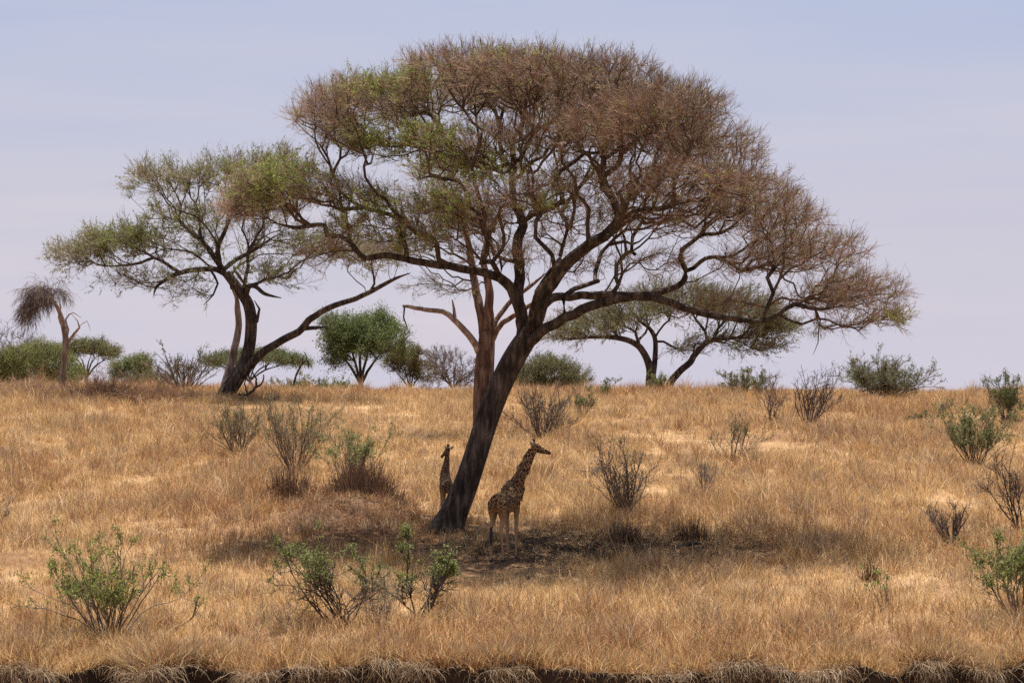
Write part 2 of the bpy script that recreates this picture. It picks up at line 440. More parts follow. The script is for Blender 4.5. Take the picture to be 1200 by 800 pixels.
def tree(name, label, cat, Y0, base, limbs, pads, twig, leafp=None, bark=M_BARK, step=.35, r_tip=.011, bf=.35, seed=1,
         attach_row=None, limb_mats=None, wiggle=.16, trunk_names=None, out_c=None, min_r_exp=.45, group=None, sides=10, blunt=(), ysc=1., kink=(), limb_w=.9):
    """limbs: lists of (px, row, dy, halfwidth_px); pads: (cx, cy, dy, rx, rz, ry_m, n) in px except dy, ry;
       twig: dict(n branchlets, L, m twigs, l, up, out, droop, cols)"""
    rng = np.random.default_rng(seed)
    root = thing(name, label, cat, base, group)
    pxm = Y0 / F
    pos = []; rad = []; par = []; plen = []; isl = []; att_ok = []
    limb_nodes = []
    for li, Lb in enumerate(limbs):
        P = np.array([np.append(W(x, r, Y0 + dy), hw * pxm * (1 if li == 0 else limb_w)) for x, r, dy, hw in Lb])
        C = catmull(P, step)
        nn = len(C)
        if nn > 4:
            jit = rng.normal(size=(nn, 3)) * (np.minimum(C[:, 3:4], .12) * (.0 if li == 0 else .14)); jit[0] = 0
            C[:, :3] += jit
            if li in kink:                                   # limbs of an umbrella acacia run in kinks
                u = np.arange(nn) * step
                for wl, am in ((1.1, .07), (2.1, .15), (3.6, .2)):
                    C[:, :3] += am * np.sin(u[:, None] / wl * 6.28 + rng.random(3)[None] * 6.28) * np.minimum(u / 1.5, 1)[:, None]
        C[:, 3] = np.maximum(C[:, 3], .008)
        if li > 0:
            A = np.array(pos); k = int(np.argmin(((A - C[0, :3]) ** 2).sum(1)))
        else: k = -1
        ids = []
        for i, c in enumerate(C):
            pos.append(c[:3]); rad.append(c[3]); par.append(k)
            plen.append((plen[k] + np.linalg.norm(c[:3] - pos[k])) if k >= 0 else 0.)
            isl.append(li); k = len(pos) - 1; ids.append(k)
            r_ = pix(*c[:3])[1]
            att_ok.append((attach_row is None or r_ < attach_row) and (li > 0 or i > .55 * nn))
        limb_nodes.append(ids)
    n_l = len(pos)
    # attractors
    A = []; Adir = []
    for (cx, cy, dy, rx, rz, ry, n) in pads:
        c = W(cx, cy, Y0 + dy)
        u = rng.normal(size=(n, 3)); u = norm(u) * (rng.random((n, 1)) ** (1 / 2.6))
        u[:, 2] = np.where(u[:, 2] < -.35, -u[:, 2] * .8, u[:, 2])
        A.append(c + u * np.array([rx * pxm, ry * ysc, rz * pxm]))
    A = np.concatenate(A) if A else np.zeros((0, 3))
    g = Geo()
    if len(A):
        okp = np.array([p for p, o in zip(pos, att_ok) if o])
        kd = kdtree.KDTree(len(okp))
        for i, p in enumerate(okp): kd.insert(p, i)
        kd.balance()
        dist = np.array([kd.find(a)[2] for a in A])
        order = np.argsort(dist); term = []
        B = 50
        for b in range(0, len(order), B):
            kd = kdtree.KDTree(len(pos))
            for i, p in enumerate(pos):
                if att_ok[i]: kd.insert(p, i)
            kd.balance()
            for ai in order[b:b + B]:
                a = A[ai]; best = None
                for co, i, d in kd.find_n(a, 14):
                    pd = pos[i] - (pos[par[i]] if par[i] >= 0 else pos[i] - np.array([0, 0, 1.]))
                    pd = pd / max(np.linalg.norm(pd), 1e-6)
                    cosang = float(np.dot(pd, a - pos[i])) / max(d, 1e-6)
                    c = d * (1.25 - .35 * cosang) + bf * plen[i] + (1.2 * d if a[2] < pos[i][2] - .3 * d else 0)
                    if best is None or c < best[0]: best = (c, i, d, pd)
                _, i, d, pd = best
                p = pos[i]; n = max(1, int(d / step + .5))
                ctrl = p + pd * d * .35 + (a - p) * .15 + rng.normal(size=3) * d * .10
                k = i
                for s in range(1, n + 1):
                    t = s / n
                    q = (1 - t) ** 2 * p + 2 * t * (1 - t) * ctrl + t * t * a
                    if s < n: q = q + rng.normal(size=3) * step * wiggle
                    pos.append(q); rad.append(0); par.append(k); isl.append(-1); att_ok.append(True)
                    plen.append(plen[k] + np.linalg.norm(q - pos[k])); k = len(pos) - 1
                term.append(k)
        pos_a = np.array(pos); npos = len(pos)
        cnt = np.zeros(npos)
        for k in term: cnt[k] += 1
        for k in range(npos - 1, -1, -1):
            if par[k] >= 0: cnt[par[k]] += cnt[k]
        rp = r_tip * np.maximum(cnt, 1) ** min_r_exp
        for k in range(n_l, npos): rad[k] = min(rp[k], max(rad[par[k]] * .95, r_tip))
        for ids in limb_nodes[1:]:
            for k in ids: rad[k] = max(rad[k], min(rp[k], .09) * .8)
        # chains
        ch = [[] for _ in range(npos)]
        for k in range(n_l, npos): ch[par[k]].append(k)
        stack = []
        for k in range(npos):
            if not ch[k]: continue
            cs = sorted(ch[k], key=lambda c: -cnt[c])
            if k >= n_l: cs = cs[1:]
            for c in cs: stack.append((k, c))
        tone = np.asarray(twig['cols'])
        for k, c in stack:
            idx = [k, c]
            while ch[c] :
                c = max(ch[c], key=lambda z: cnt[z]); idx.append(c)
            C = pos_a[idx]; rr = np.array([rad[z] for z in idx]); rr[0] = min(rr[0], rr[1] * 1.25)
            tubes(g, C[None], rr[None], 3 if rr[1] < .03 else (5 if rr[1] < .06 else 7), np.asarray(twig.get('branch_col', (.10, .07, .052))) * (.8 + .4 * rng.random()))
        # twigs
        tp = pos_a[term]; td = norm(tp - pos_a[[par[k] for k in term]])
        cen = pos_a[:n_l].mean(0) if out_c is None else W(out_c[0], out_c[1], Y0)
        n1 = twig['n']
        P = np.repeat(tp, n1, 0); D0 = np.repeat(td, n1, 0)
        outv = P - cen; outv[:, 2] *= .4; outv = norm(outv)
        up = np.array([0, 0, 1.])
        D = norm(.5 * D0 + twig['out'] * outv + twig['up'] * up + rng.normal(size=P.shape) * .55)
        L = twig['L'] * (.5 + .8 * rng.random(len(P)))
        C1 = strands(P, D, L, 4, bend=(0, 0, twig.get('bend', .25)), wig=.16, rng=rng)
        ci = rng.integers(0, len(tone), len(P))
        # tone of twigs varies per region of the crown
        c1 = tone[ci] * (.75 + .5 * rng.random((len(P), 1)))
        tubes(g, C1, np.linspace(1, .55, 4)[None] * (r_tip * .75) * np.ones((len(P), 1)), 3, c1)
        m = twig['m']
        P2, T2, i2, _ = sample_on(C1, m, .1, 1., rng)
        D2 = norm(T2 * .9 + twig['up'] * .5 * up + .3 * twig['out'] * outv[i2] + rng.normal(size=P2.shape) * .6)
        L2 = twig['l'] * (.4 + .9 * rng.random(len(P2)))
        C2 = strands(P2, D2, L2, 3 if twig.get('curl') else 2, bend=(0, 0, twig.get('bend', .25)), wig=.15, rng=rng)
        K2 = C2.shape[1]
        tubes(g, C2, np.linspace(1, .5, K2)[None] * twig['r'] * (.7 + .6 * rng.random((len(P2), 1))), 3, c1[i2] * (.8 + .4 * rng.random((len(P2), 1))))
    # trunk + limbs as parts
    for li, ids in enumerate(limb_nodes):
        gl = Geo()
        P = np.array([pos[k] for k in ids]); rr = np.array([rad[k] for k in ids])
        big = rr.max() > .15
        if li > 0 and li not in blunt: rr[-1] *= .35; rr[-2] *= .8
        if li > 0 and par[ids[0]] >= 0:
            P = np.vstack([pos[par[ids[0]]], P]); rr = np.append(rr[0], rr)
        if big:
            nf = catmull(np.hstack([P, rr[:, None]]), .2); P, rr = nf[:, :3], nf[:, 3]
        sd = (20 if li == 0 else 14) if big else (9 if rr.max() > .06 else 6)
        C = P[None]; Rr = rr[None]
        K = len(P)
        tubes(gl, C, Rr, sd)
        # lumpy section, running along the limb
        v = gl.v[0].reshape(K, sd, 3)
        lum = 1 + (.10 if li == 0 else .16) * (fbm(np.arange(sd)[None, :] * .9 + 0 * np.arange(K)[:, None], np.arange(K)[:, None] * (.05 if big else .3) + 0. * np.arange(sd)[None, :], seed * 7 + li, 3) - .5) * 2
        lum[:, -1] = (lum[:, 0] + lum[:, -2]) / 2
        v = P[:, None, :] + (v - P[:, None, :]) * lum[:, :, None]
        gl.v[0] = v.reshape(-1, 3)
        b = limb_mats.get(li, bark) if limb_mats else bark
        nm = (trunk_names or {}).get(li, 'trunk' if li == 0 else 'limb')
        gl.build(nm, b, root)
    crown = None
    if g.n: crown = g.build('crown', M_TWIG, root)
    if leafp is not None and len(A):
        lg = Geo()
        n3 = leafp['n']
        sel = leafp['mask'](P2, rng)
        ii = np.where(sel > rng.random(len(P2)))[0]
        if len(ii):
            ii = np.repeat(ii, n3)
            t = rng.random((len(ii), 1))
            Pp = C2[ii, 0] * (1 - t) + C2[ii, -1] * t + rng.normal(size=(len(ii), 3)) * leafp.get('jit', .03)
            lc = np.asarray(leafp['cols'])[rng.integers(0, len(leafp['cols']), len(ii))] * (.7 + .6 * rng.random((len(ii), 1)))
            leaves(lg, Pp, leafp['s'] * (.6 + .8 * rng.random(len(ii))), lc, rng, leafp.get('flat', .2))
            f = lg.build('foliage', M_LEAF, crown if False else root, False)
    return root

def pmask(blobs, base=0.):
    def f(P, rng):
        px, rw = pix(P[:, 0], P[:, 1], P[:, 2])
        s = np.full(len(P), base)
        for cx, cy, rx, ry, w in blobs: s = np.maximum(s, w * blob(px, rw, cx, cy, rx, ry))
        return s * np.clip(.3 + 1.6 * (fbm(P[:, 0] * 1.3, P[:, 2] * 1.6 + P[:, 1] * .7, 77, 2) - .3), 0, 1.2)
    return f

ACACIA_COLS = [(.30, .185, .135), (.35, .205, .142), (.25, .172, .132), (.32, .235, .185), (.38, .26, .18), (.30, .24, .125)]
GREEN = [(.23, .28, .06), (.28, .32, .085), (.18, .24, .05), (.32, .34, .13)]
OLIVE = [(.16, .165, .07), (.195, .195, .085), (.22, .205, .10), (.13, .14, .06)]

main_limbs = [
    # leaning trunk
    [(514, 646, 0, 30), (521, 628, 0, 23), (527, 612, 0, 18.5), (535, 594, 0, 15.8), (547, 565, 0, 14.5), (559, 530, 0, 13.8), (573, 485, 0, 13.5), (588, 447, 0, 13.5), (602, 420, 0, 13.5), (616, 398, 0, 12.5), (626, 384, 0, 10)],
    # right upper limb
    [(618, 396, 0, 10), (629, 372, -.3, 9.5), (634, 354, -.5, 9), (645, 332, -.8, 8.5), (662, 311, -1.0, 8), (681, 294, -1.2, 7.5), (700, 282, -1.4, 7), (716, 270, -1.5, 6.5), (724, 255, -1.5, 5.8), (721, 240, -1.4, 5), (712, 222, -1.2, 4.2), (706, 200, -1, 3.6), (709, 175, -.8, 3), (716, 150, -.8, 2.2), (722, 125, -.8, 1.4)],
    # left limb that arches low to the left
    [(612, 400, 0, 8.5), (612, 376, .3, 8.5), (607, 355, .3, 8), (599, 338, .2, 7), (586, 326, 0, 6.2), (569, 320, -.4, 5.6), (537, 314, -.8, 5.2), (506, 310, -1, 4.8), (475, 304, -1.2, 4.4), (450, 299, -1.4, 4), (428, 303, -1.5, 3.6), (419, 294, -1.5, 3.2), (411, 284, -1.5, 3), (397, 277, -1.5, 2.9), (383, 276, -1.5, 2.7), (380, 264, -1.5, 2.4), (364, 264, -1.6, 2.1), (347, 267, -1.8, 1.6), (325, 262, -1.8, 1)],
    # vertical limb
    [(607, 352, .3, 7.5), (605, 330, .6, 7.2), (604, 308, .8, 7), (606, 288, .9, 6.8), (610, 264, 1, 6), (612, 240, 1.1, 5), (604, 215, 1.2, 4.2), (590, 203, 1.2, 3.6), (592, 190, 1.3, 3.4), (604, 180, 1.3, 3.3), (619, 169, 1.4, 3.1), (634, 160, 1.5, 2.6), (648, 150, 1.5, 2), (660, 132, 1.6, 1.4), (668, 110, 1.6, 1)],
    # long low right limb
    [(614, 408, 0, 7), (641, 384, -.8, 6.6), (672, 368, -1.4, 6.2), (694, 358, -1.8, 6), (725, 350, -2.2, 5.6), (756, 347, -2.6, 5), (787, 355, -2.9, 4.4), (812, 364, -3.1, 4), (837, 370, -3.2, 3.6), (866, 375, -3.2, 3.2), (894, 376, -3.2, 2.9), (912, 368, -3.1, 2.6), (922, 361, -3.1, 2.4), (931, 357, -3.1, 2.2), (950, 361, -3.1, 1.9), (965, 362, -3.1, 1.5), (985, 358, -3.1, 1)],
    # second right limb
    [(633, 362, -.2, 6), (647, 349, .4, 5.8), (681, 347, 1, 5.4), (719, 346, 1.4, 5), (747, 347, 1.6, 4.6), (775, 342, 1.8, 4.2), (800, 331, 2, 4), (804, 316, 2, 3.6), (797, 302, 2, 3.4), (799, 293, 2, 3.2), (808, 286, 2, 3), (822, 275, 2, 2.8), (844, 273, 2, 2.4), (862, 262, 2.1, 1.8), (880, 245, 2.2, 1.2)],
    [(803, 318, 2, 2.6), (814, 315, 2, 2.5), (831, 308, 1.8, 2.3), (866, 305, 1.6, 2), (887, 305, 1.5, 1.9), (906, 313, 1.4, 1.7), (925, 318, 1.3, 1.2)],
    # kinked twig limb under the right edge
    [(892, 375, -3.2, 1.9), (897, 357, -3, 1.8), (907, 345, -2.8, 1.8), (907, 328, -2.6, 1.6), (915, 318, -2.5, 1.3), (930, 300, -2.4, 1)],
    [(912, 368, -3.1, 1.8), (927, 375, -3, 1.8), (940, 377, -3, 1.7), (955, 373, -3, 1.5), (985, 375, -3, 1.2), (1008, 385, -3, .8)],
    [(955, 362, -3.1, 1.2), (961, 376, -3, 1), (962, 392, -3, .9), (967, 407, -3, .8), (964, 420, -3, .6)],
    # left upper arch
    [(475, 304, -1.2, 3.6), (478, 292, -.8, 3.5), (470, 277, -.6, 3.3), (466, 266, -.5, 3.1), (455, 256, -.5, 2.9), (447, 248, -.5, 2.7), (430, 242, -.5, 2.4), (409, 239, -.5, 2.1), (395, 243, -.4, 1.6), (375, 238, -.4, 1.1)],
    # inner limbs
    [(586, 327, 0, 3.6), (578, 305, -1, 3.4), (565, 290, -1.6, 3.2), (562, 268, -2, 3), (556, 250, -2.3, 2.6), (545, 232, -2.6, 2.2), (528, 214, -2.8, 1.8), (505, 200, -3, 1.3), (480, 190, -3.2, .9)],
    [(609, 262, 1, 3.6), (626, 249, .4, 3.5), (646, 238, 0, 3.4), (660, 230, -.3, 3.2), (664, 214, -.6, 3), (672, 200, -1, 2.6), (688, 178, -1.3, 2), (705, 160, -1.6, 1.4)],
    [(618, 392, .4, 4), (640, 340, 2, 3.4), (655, 290, 3.4, 2.9), (672, 240, 4.4, 2.2), (690, 190, 5, 1.3)],
    [(618, 392, -.4, 4), (634, 338, -2, 3.4), (640, 290, -3.4, 2.8), (630, 240, -4.4, 2.1), (610, 190, -5, 1.3)],
    [(700, 283, -1.4, 3), (730, 268, -2.6, 2.7), (765, 240, -3.6, 2.3), (800, 205, -4.4, 1.7), (830, 180, -4.8, 1.1)],
    [(716, 346, 1.4, 3), (728, 318, 2.2, 2.7), (745, 290, 3, 2.4), (742, 262, 3.7, 2), (760, 230, 4.3, 1.6), (785, 195, 4.8, 1.1)],
    [(590, 203, 1.2, 2.6), (575, 195, .8, 2.4), (552, 178, .4, 2), (525, 160, 0, 1.6), (495, 140, 0, 1.1), (465, 120, 0, .8)],
    [(660, 348, -1.2, 3.4), (690, 325, 0, 3.0), (712, 312, .6, 2.8), (716, 296, 1, 2.4), (735, 280, 1.4, 1.8), (760, 268, 1.6, 1.1)],
]
main_pads = [
    (432, 131, 0, 81.9, 30.96, 3.4, 284), (385, 148, -1.5, 44.1, 18.92, 2.4, 67), (545, 109, 0, 94.5, 39.56, 4.6, 406), (610, 103, -3.5, 84, 36.12, 3.5, 222), (600, 109, 4, 94.5, 36.12, 3.5, 193),
    (690, 117, 0, 99.75, 41.28, 5, 421), (770, 147, -1, 84, 41.28, 4.6, 345), (720, 158, -5, 94.5, 38.7, 3, 222), (730, 158, 5.5, 94.5, 38.7, 3, 193),
    (825, 189, 0, 69.3, 39.56, 4.2, 194), (858, 236, -1.5, 69.3, 32.68, 4, 174), (800, 227, -5, 84, 34.4, 3, 122), (905, 269, 0.5, 60.9, 34.4, 3.8, 137), (945, 303, -1.5, 65.1, 32.68, 3.4, 137),
    (1000, 349, -2.5, 54.6, 27.52, 2.6, 97), (1030, 379, -2.8, 35.7, 14.62, 2, 27), (960, 356, -1, 57.75, 18.92, 2.8, 58), (985, 383, -3, 42, 8.6, 1.6, 16),
    (640, 182, 0, 115.5, 34.4, 4.5, 172), (550, 177, -2, 89.25, 30.96, 3.5, 81), (480, 174, -1, 57.75, 15.48, 2.6, 50), (700, 227, 2, 94.5, 34.4, 4, 135),
    (318, 237, -1.6, 52.5, 36.12, 2.4, 134), (360, 224, -1, 52.5, 29.24, 2.5, 72), (290, 248, -1.8, 27.3, 25.8, 1.8, 41), (410, 237, -0.8, 63, 24.08, 2.6, 64), (440, 277, -0.8, 63, 24.08, 2.4, 56),
    (535, 257, -1.5, 73.5, 29.24, 2.6, 87), (600, 237, -4, 78.75, 30.96, 2.4, 78), (500, 287, -1, 52.5, 13.76, 2, 35), (660, 272, 3.5, 73.5, 29.24, 2.4, 56), (755, 262, 0, 73.5, 27.52, 3, 82),
    (820, 267, 2, 60.9, 24.08, 3, 58), (880, 316, 0.6, 52.5, 25.8, 2.6, 58), (770, 312, 2, 47.25, 18.92, 2.2, 29), (690, 317, 1, 52.5, 15.48, 2.2, 22), (840, 361, -3, 52.5, 12.04, 1.8, 22), (390, 302, -1.6, 37.8, 13.76, 1.8, 22), (575, 302, -0.5, 52.5, 13.76, 2.2, 30),
    (415, 172, -0.8, 42, 17.2, 2.2, 52), (548, 268, 3.6, 57.75, 18.92, 2.2, 72), (525, 205, 4.2, 57.75, 22.36, 2.2, 72),  # last two pads are added crown, put in to shade the smaller giraffe
]
MAIN_TWIG = dict(n=4, L=.58, m=9, l=.31, r=.0043, up=.20, out=.42, bend=.16, cols=ACACIA_COLS, branch_col=(.12, .082, .06))
tree('umbrella_acacia', 'huge umbrella acacia with dark leaning trunk and wide reddish brown crown above the giraffes', 'tree', 85., ground_at(530, 624),
     main_limbs, main_pads, MAIN_TWIG,
     dict(n=11, s=.06, cols=GREEN, mask=pmask([(475, 165, 60, 22, 1.1), (455, 98, 45, 18, .7), (550, 195, 55, 20, .95), (420, 245, 50, 22, .6), (335, 205, 50, 22, .7), (470, 285, 50, 24, .45), (300, 225, 30, 18, .6), (520, 240, 40, 22, .5), (1050, 372, 25, 8, .28), (600, 60, 60, 10, .15), (640, 240, 25, 14, .5)], .012)),
     seed=11, attach_row=372, r_tip=.0112, ysc=1.3, kink=(3, 6, 7, 8, 9, 10, 11, 12, 13, 14, 15, 16, 17, 18), wiggle=.24)

# second stem standing behind the leaning trunk
tree('acacia_tree', 'reddish stemmed acacia with a snapped pale branch, directly behind the leaning trunk', 'tree', 121., ground_at(569, Y=121),
     [[(566, 530, 0, 13), (567, 500, 0, 12.5), (567, 460, 0, 12), (568, 430, 0, 11.3), (570, 405, 0, 10), (571, 388, 0, 9)],
      [(567, 395, 0, 6.5), (563, 365, 0, 6), (557, 335, .3, 5.4), (552, 305, .5, 4.6), (545, 270, .5, 3.6), (530, 235, .5, 2.4), (515, 205, .5, 1.4)],
      [(573, 395, 0, 6.2), (573, 362, -.3, 5.8), (573, 333, -.4, 5), (566, 305, -.6, 4), (575, 270, -.8, 3), (590, 240, -1, 1.8)],
      [(562, 414, 0, 5), (553, 398, -.3, 4.4), (538, 381, -.5, 4), (526, 368, -.6, 3.8), (512, 364, -.7, 3.4), (500, 363, -.8, 3.2), (486, 361, -.9, 2.8), (472, 358, -1, 1.8)],
      [(533, 372, -.5, 2.4), (532, 362, -.5, 1.8), (530, 351, -.5, .7)],
      [(574, 392, 0, 3.8), (586, 368, .5, 3.4), (600, 352, .8, 3.2), (618, 338, 1, 2.6), (640, 320, 1.2, 1.6)],
      [(574, 404, 0, 4), (583, 386, -.3, 3.6), (596, 374, -.4, 3.3), (610, 366, -.5, 3), (628, 354, -.5, 2.6), (650, 345, -.6, 1.6)],
      [(474, 359, -1, 1.2), (473, 372, -1, 1.0), (477, 383, -1, .9), (480, 392, -1.1, .6)]],
     [(500, 240, .5, 60, 30, 3, 60), (470, 300, 0, 45, 24, 2.4, 40), (560, 250, 0, 60, 24, 3, 40), (620, 300, 1, 50, 20, 2.5, 24), (520, 340, -.5, 40, 14, 1.6, 16)],
     dict(n=4, L=.8, m=6, l=.4, r=.0065, up=.2, out=.4, bend=-.1, cols=[(.22, .15, .10), (.2, .15, .11)]),
     dict(n=5, s=.06, cols=OLIVE + GREEN, mask=pmask([], .35)), bark=M_BARK2, seed=12, attach_row=340, blunt=(3, 4), limb_mats={3: M_PALE, 4: M_PALE, 7: M_BARK}, trunk_names={3: 'broken_branch', 4: 'branch_stub', 7: 'hanging_twig'}, sides=9)

# umbrella acacia on the left of the ridge
YL = 144.
tree('umbrella_acacia', 'spreading acacia on the ridge with forked dark trunk and long low limb reaching right', 'tree', YL, ground_at(266, Y=YL),
     [[(258, 484, 0, 15), (263, 466, 0, 11), (272, 450, 0, 9.5), (283, 434, 0, 8.5), (291, 412, 0, 7), (294, 390, 0, 6.6), (294, 370, 0, 6.4), (290, 354, 0, 6.2), (283, 343, 0, 6), (274, 331, 0, 5.6), (265, 320, 0, 5)],
      [(262, 462, .4, 7), (268, 438, .6, 6), (275, 408, .8, 5), (280, 380, 1, 4.4), (278, 362, 1, 4), (277, 350, 1, 3.2), (272, 338, 1, 2.2)],
      [(286, 438, -.3, 6), (300, 420, -.8, 5.6), (313, 410, -1.2, 5.2), (332, 398, -1.6, 5), (350, 389, -2, 4.8), (362, 375, -2.2, 4.6), (375, 366, -2.4, 4.2), (391, 358, -2.6, 3.8), (416, 350, -3, 3.4), (441, 338, -3.2, 3), (459, 328, -3.4, 2.4), (481, 320, -3.4, 1.6)],
      [(356, 385, -2.1, 3), (368, 384, -2.1, 2.6), (384, 383, -2.1, 1.6)],
      [(265, 321, 0, 4), (255, 316, 0, 3.8), (247, 315, -.5, 3.6), (223, 317, -1, 3.4), (206, 321, -1.3, 3), (195, 328, -1.5, 2.7), (183, 336, -1.7, 2.4), (180, 346, -1.7, 1.6)],
      [(210, 319, -1.2, 2.4), (195, 309, -1.5, 2.2), (181, 302, -1.8, 2), (165, 308, -2, 1.8), (145, 311, -2, 1.5), (124, 312, -2, 1)],
      [(263, 320, 0, 4.2), (256, 308, .4, 4), (247, 295, .8, 3.6), (237, 283, 1, 3.2), (222, 270, 1.2, 2.6), (210, 258, 1.3, 2), (212, 242, 1.4, 1.6), (205, 225, 1.4, 1)],
      [(258, 311, 0, 3.6), (256, 292, -.6, 3.2), (262, 275, -1, 2.6), (270, 255, -1.4, 1.8), (275, 235, -1.6, 1)],
      [(262, 316, 0, 3.4), (275, 305, .5, 3), (290, 297, 1, 2.6), (305, 288, 1.5, 2), (325, 275, 2, 1.2)],
      [(287, 350, 0, 3.8), (292, 335, -.6, 3.2), (300, 336, -1, 2.8), (309, 344, -1.2, 2.4), (330, 349, -1.5, 1.4)],
      [(293, 385, -.2, 3), (301, 376, -.4, 2.6), (304, 362, -.5, 2), (298, 352, -.5, 1.5)],
      [(270, 330, .6, 2.2), (274, 316, 1, 2), (284, 330, 1.4, 2.), (292, 338, 1.5, 1.8), (310, 325, 1.8, 1)],
      [(246, 315, -.5, 1.8), (255, 332, -.9, 1.5), (250, 345, -1.1, 1.2), (238, 358, -1.2, .7)]],
     [(200, 222, 0, 62, 25, 4, 80), (270, 216, 0, 70, 25, 4, 80), (150, 290, -1.5, 60, 22, 3.6, 90), (100, 305, -2, 42, 20, 2.6, 54), (210, 265, 1, 60, 26, 4, 52), (330, 200, 1, 40, 20, 3, 40),
      (290, 260, -1, 60, 30, 4, 60), (340, 290, 1.5, 55, 30, 3.5, 50), (250, 300, 3, 60, 24, 3, 30), (390, 300, 0, 50, 30, 3, 50), (180, 330, -1.7, 70, 12, 2.6, 34), (310, 330, -1, 45, 18, 3, 30), (430, 310, -3, 40, 22, 2, 36), (230, 345, -1, 34, 8, 1.6, 10)],
     dict(n=4, L=.95, m=8, l=.5, r=.0070, up=.28, out=.42, bend=.0, cols=[(.27, .20, .15), (.31, .235, .17), (.25, .21, .13)], branch_col=(.09, .066, .052)),
     dict(n=11, s=.08, cols=GREEN[:3] + OLIVE[:3], mask=pmask([(140, 285, 60, 30, 1.1), (205, 265, 50, 30, .7), (290, 205, 60, 26, .8), (260, 310, 60, 40, .7), (350, 310, 60, 40, .7), (200, 320, 80, 20, .5)], .28)),
     seed=21, attach_row=350, r_tip=.014, limb_mats={1: M_PALE}, step=.5, trunk_names={1: 'dead_stem'})

# umbrella acacia behind the right limbs
YR = 178.
tree('umbrella_acacia', 'smaller flat topped acacia with three slim trunks on the skyline behind the right limbs', 'tree', YR, ground_at(765, Y=YR),
     [[(763, 470, 0, 7), (763, 448, 0, 6.4), (762, 432, 0, 5), (756, 416, 0, 4), (750, 407, -.3, 3.8), (737, 399, -.8, 3.4), (716, 395, -1.2, 2.8), (690, 395, -1.5, 2), (665, 398, -1.5, 1)],
      [(764, 445, 0, 4), (767, 425, .4, 3.6), (768, 405, .6, 3.2), (764, 388, .8, 2.8), (752, 378, 1, 2), (740, 365, 1, 1.2)],
      [(780, 466, .6, 6.4), (787, 446, .4, 5.2), (799, 433, .2, 4.6), (809, 424, 0, 4.4), (817, 412, -.2, 4), (829, 401, -.4, 3.6), (845, 397, -.6, 2.8), (862, 396, -.8, 1.9), (885, 396, -.8, 1.1)],
      [(750, 407, -.3, 2.2), (748, 398, .6, 2), (756, 390, 1.4, 1.6), (765, 370, 2, 1)],
      [(828, 401, -.4, 2.2), (826, 388, .5, 2), (815, 374, 1.2, 1.6), (808, 360, 1.6, 1)],
      [(768, 400, .6, 1.8), (778, 400, .8, 1.6), (790, 407, 1, 1.2), (802, 411, 1.1, .8)],
      [(835, 400, -.4, 2), (842, 384, -1.2, 1.8), (856, 372, -1.8, 1.2)]],
     [(700, 385, -1, 52, 22, 3.4, 90), (665, 395, -1.5, 30, 14, 2.4, 36), (750, 368, 0, 55, 26, 4, 90), (800, 358, 1, 60, 26, 4, 100), (860, 368, -.5, 55, 26, 4, 120), (900, 388, -.8, 34, 20, 3, 80), (840, 400, 1, 40, 12, 2.4, 24), (800, 412, 1, 24, 7, 1.4, 12), (880, 408, -1, 40, 8, 2, 30)],
     dict(n=5, L=1.05, m=7, l=.5, r=.0085, up=.3, out=.5, bend=-.05, cols=[(.20, .155, .10), (.22, .15, .10), (.17, .14, .085)], branch_col=(.085, .065, .05)),
     dict(n=9, s=.09, cols=OLIVE + [(.17, .20, .06)], mask=pmask([(700, 390, 60, 30, .8), (900, 390, 60, 30, .9), (800, 370, 90, 30, .7)], .35)),
     seed=31, attach_row=425, r_tip=.016, step=.55)

# drooping half dead tree at the far left
YD = 152.
tree('dead_tree', 'half dead tree with a pale peeling trunk and a drooping brown clump of twigs', 'tree', YD, ground_at(74, Y=YD),
     [[(72, 466, 0, 4.4), (73, 445, 0, 3.8), (75, 425, 0, 3.4), (77, 405, 0, 3.6), (76, 390, 0, 3.6), (73, 376, 0, 3.2), (70, 366, 0, 2.6), (62, 352, 0, 2), (52, 345, 0, 1.2)],
      [(78, 402, 0, 2.4), (83, 396, 0, 2.2), (88, 390, -.2, 1.8), (93, 384, -.3, 1.2), (91, 376, -.4, .9), (84, 368, -.4, .8)],
      [(77, 398, 0, 2), (80, 386, .4, 1.6), (77, 374, .6, 1.2), (86, 366, .8, .8), (95, 372, .9, .6)],
      [(75, 385, 0, 1.8), (69, 372, -.4, 1.6), (71, 360, -.6, 1), (68, 348, -.6, .7)],
      [(88, 390, -.2, 1.1), (95, 380, .3, .8), (102, 376, .5, .5), (106, 388, .6, .4)]],
     [(46, 348, 0, 18, 12, 1.0, 34), (58, 340, 0, 16, 7, .8, 18), (38, 362, 0, 10, 16, .7, 16)],
     dict(n=6, L=1.0, m=8, l=.55, r=.0085, up=-.4, out=.2, bend=-1.0, cols=[(.19, .14, .12), (.23, .17, .14)], curl=1), None, bark=M_PALE, seed=41, attach_row=372, r_tip=.013, step=.4)

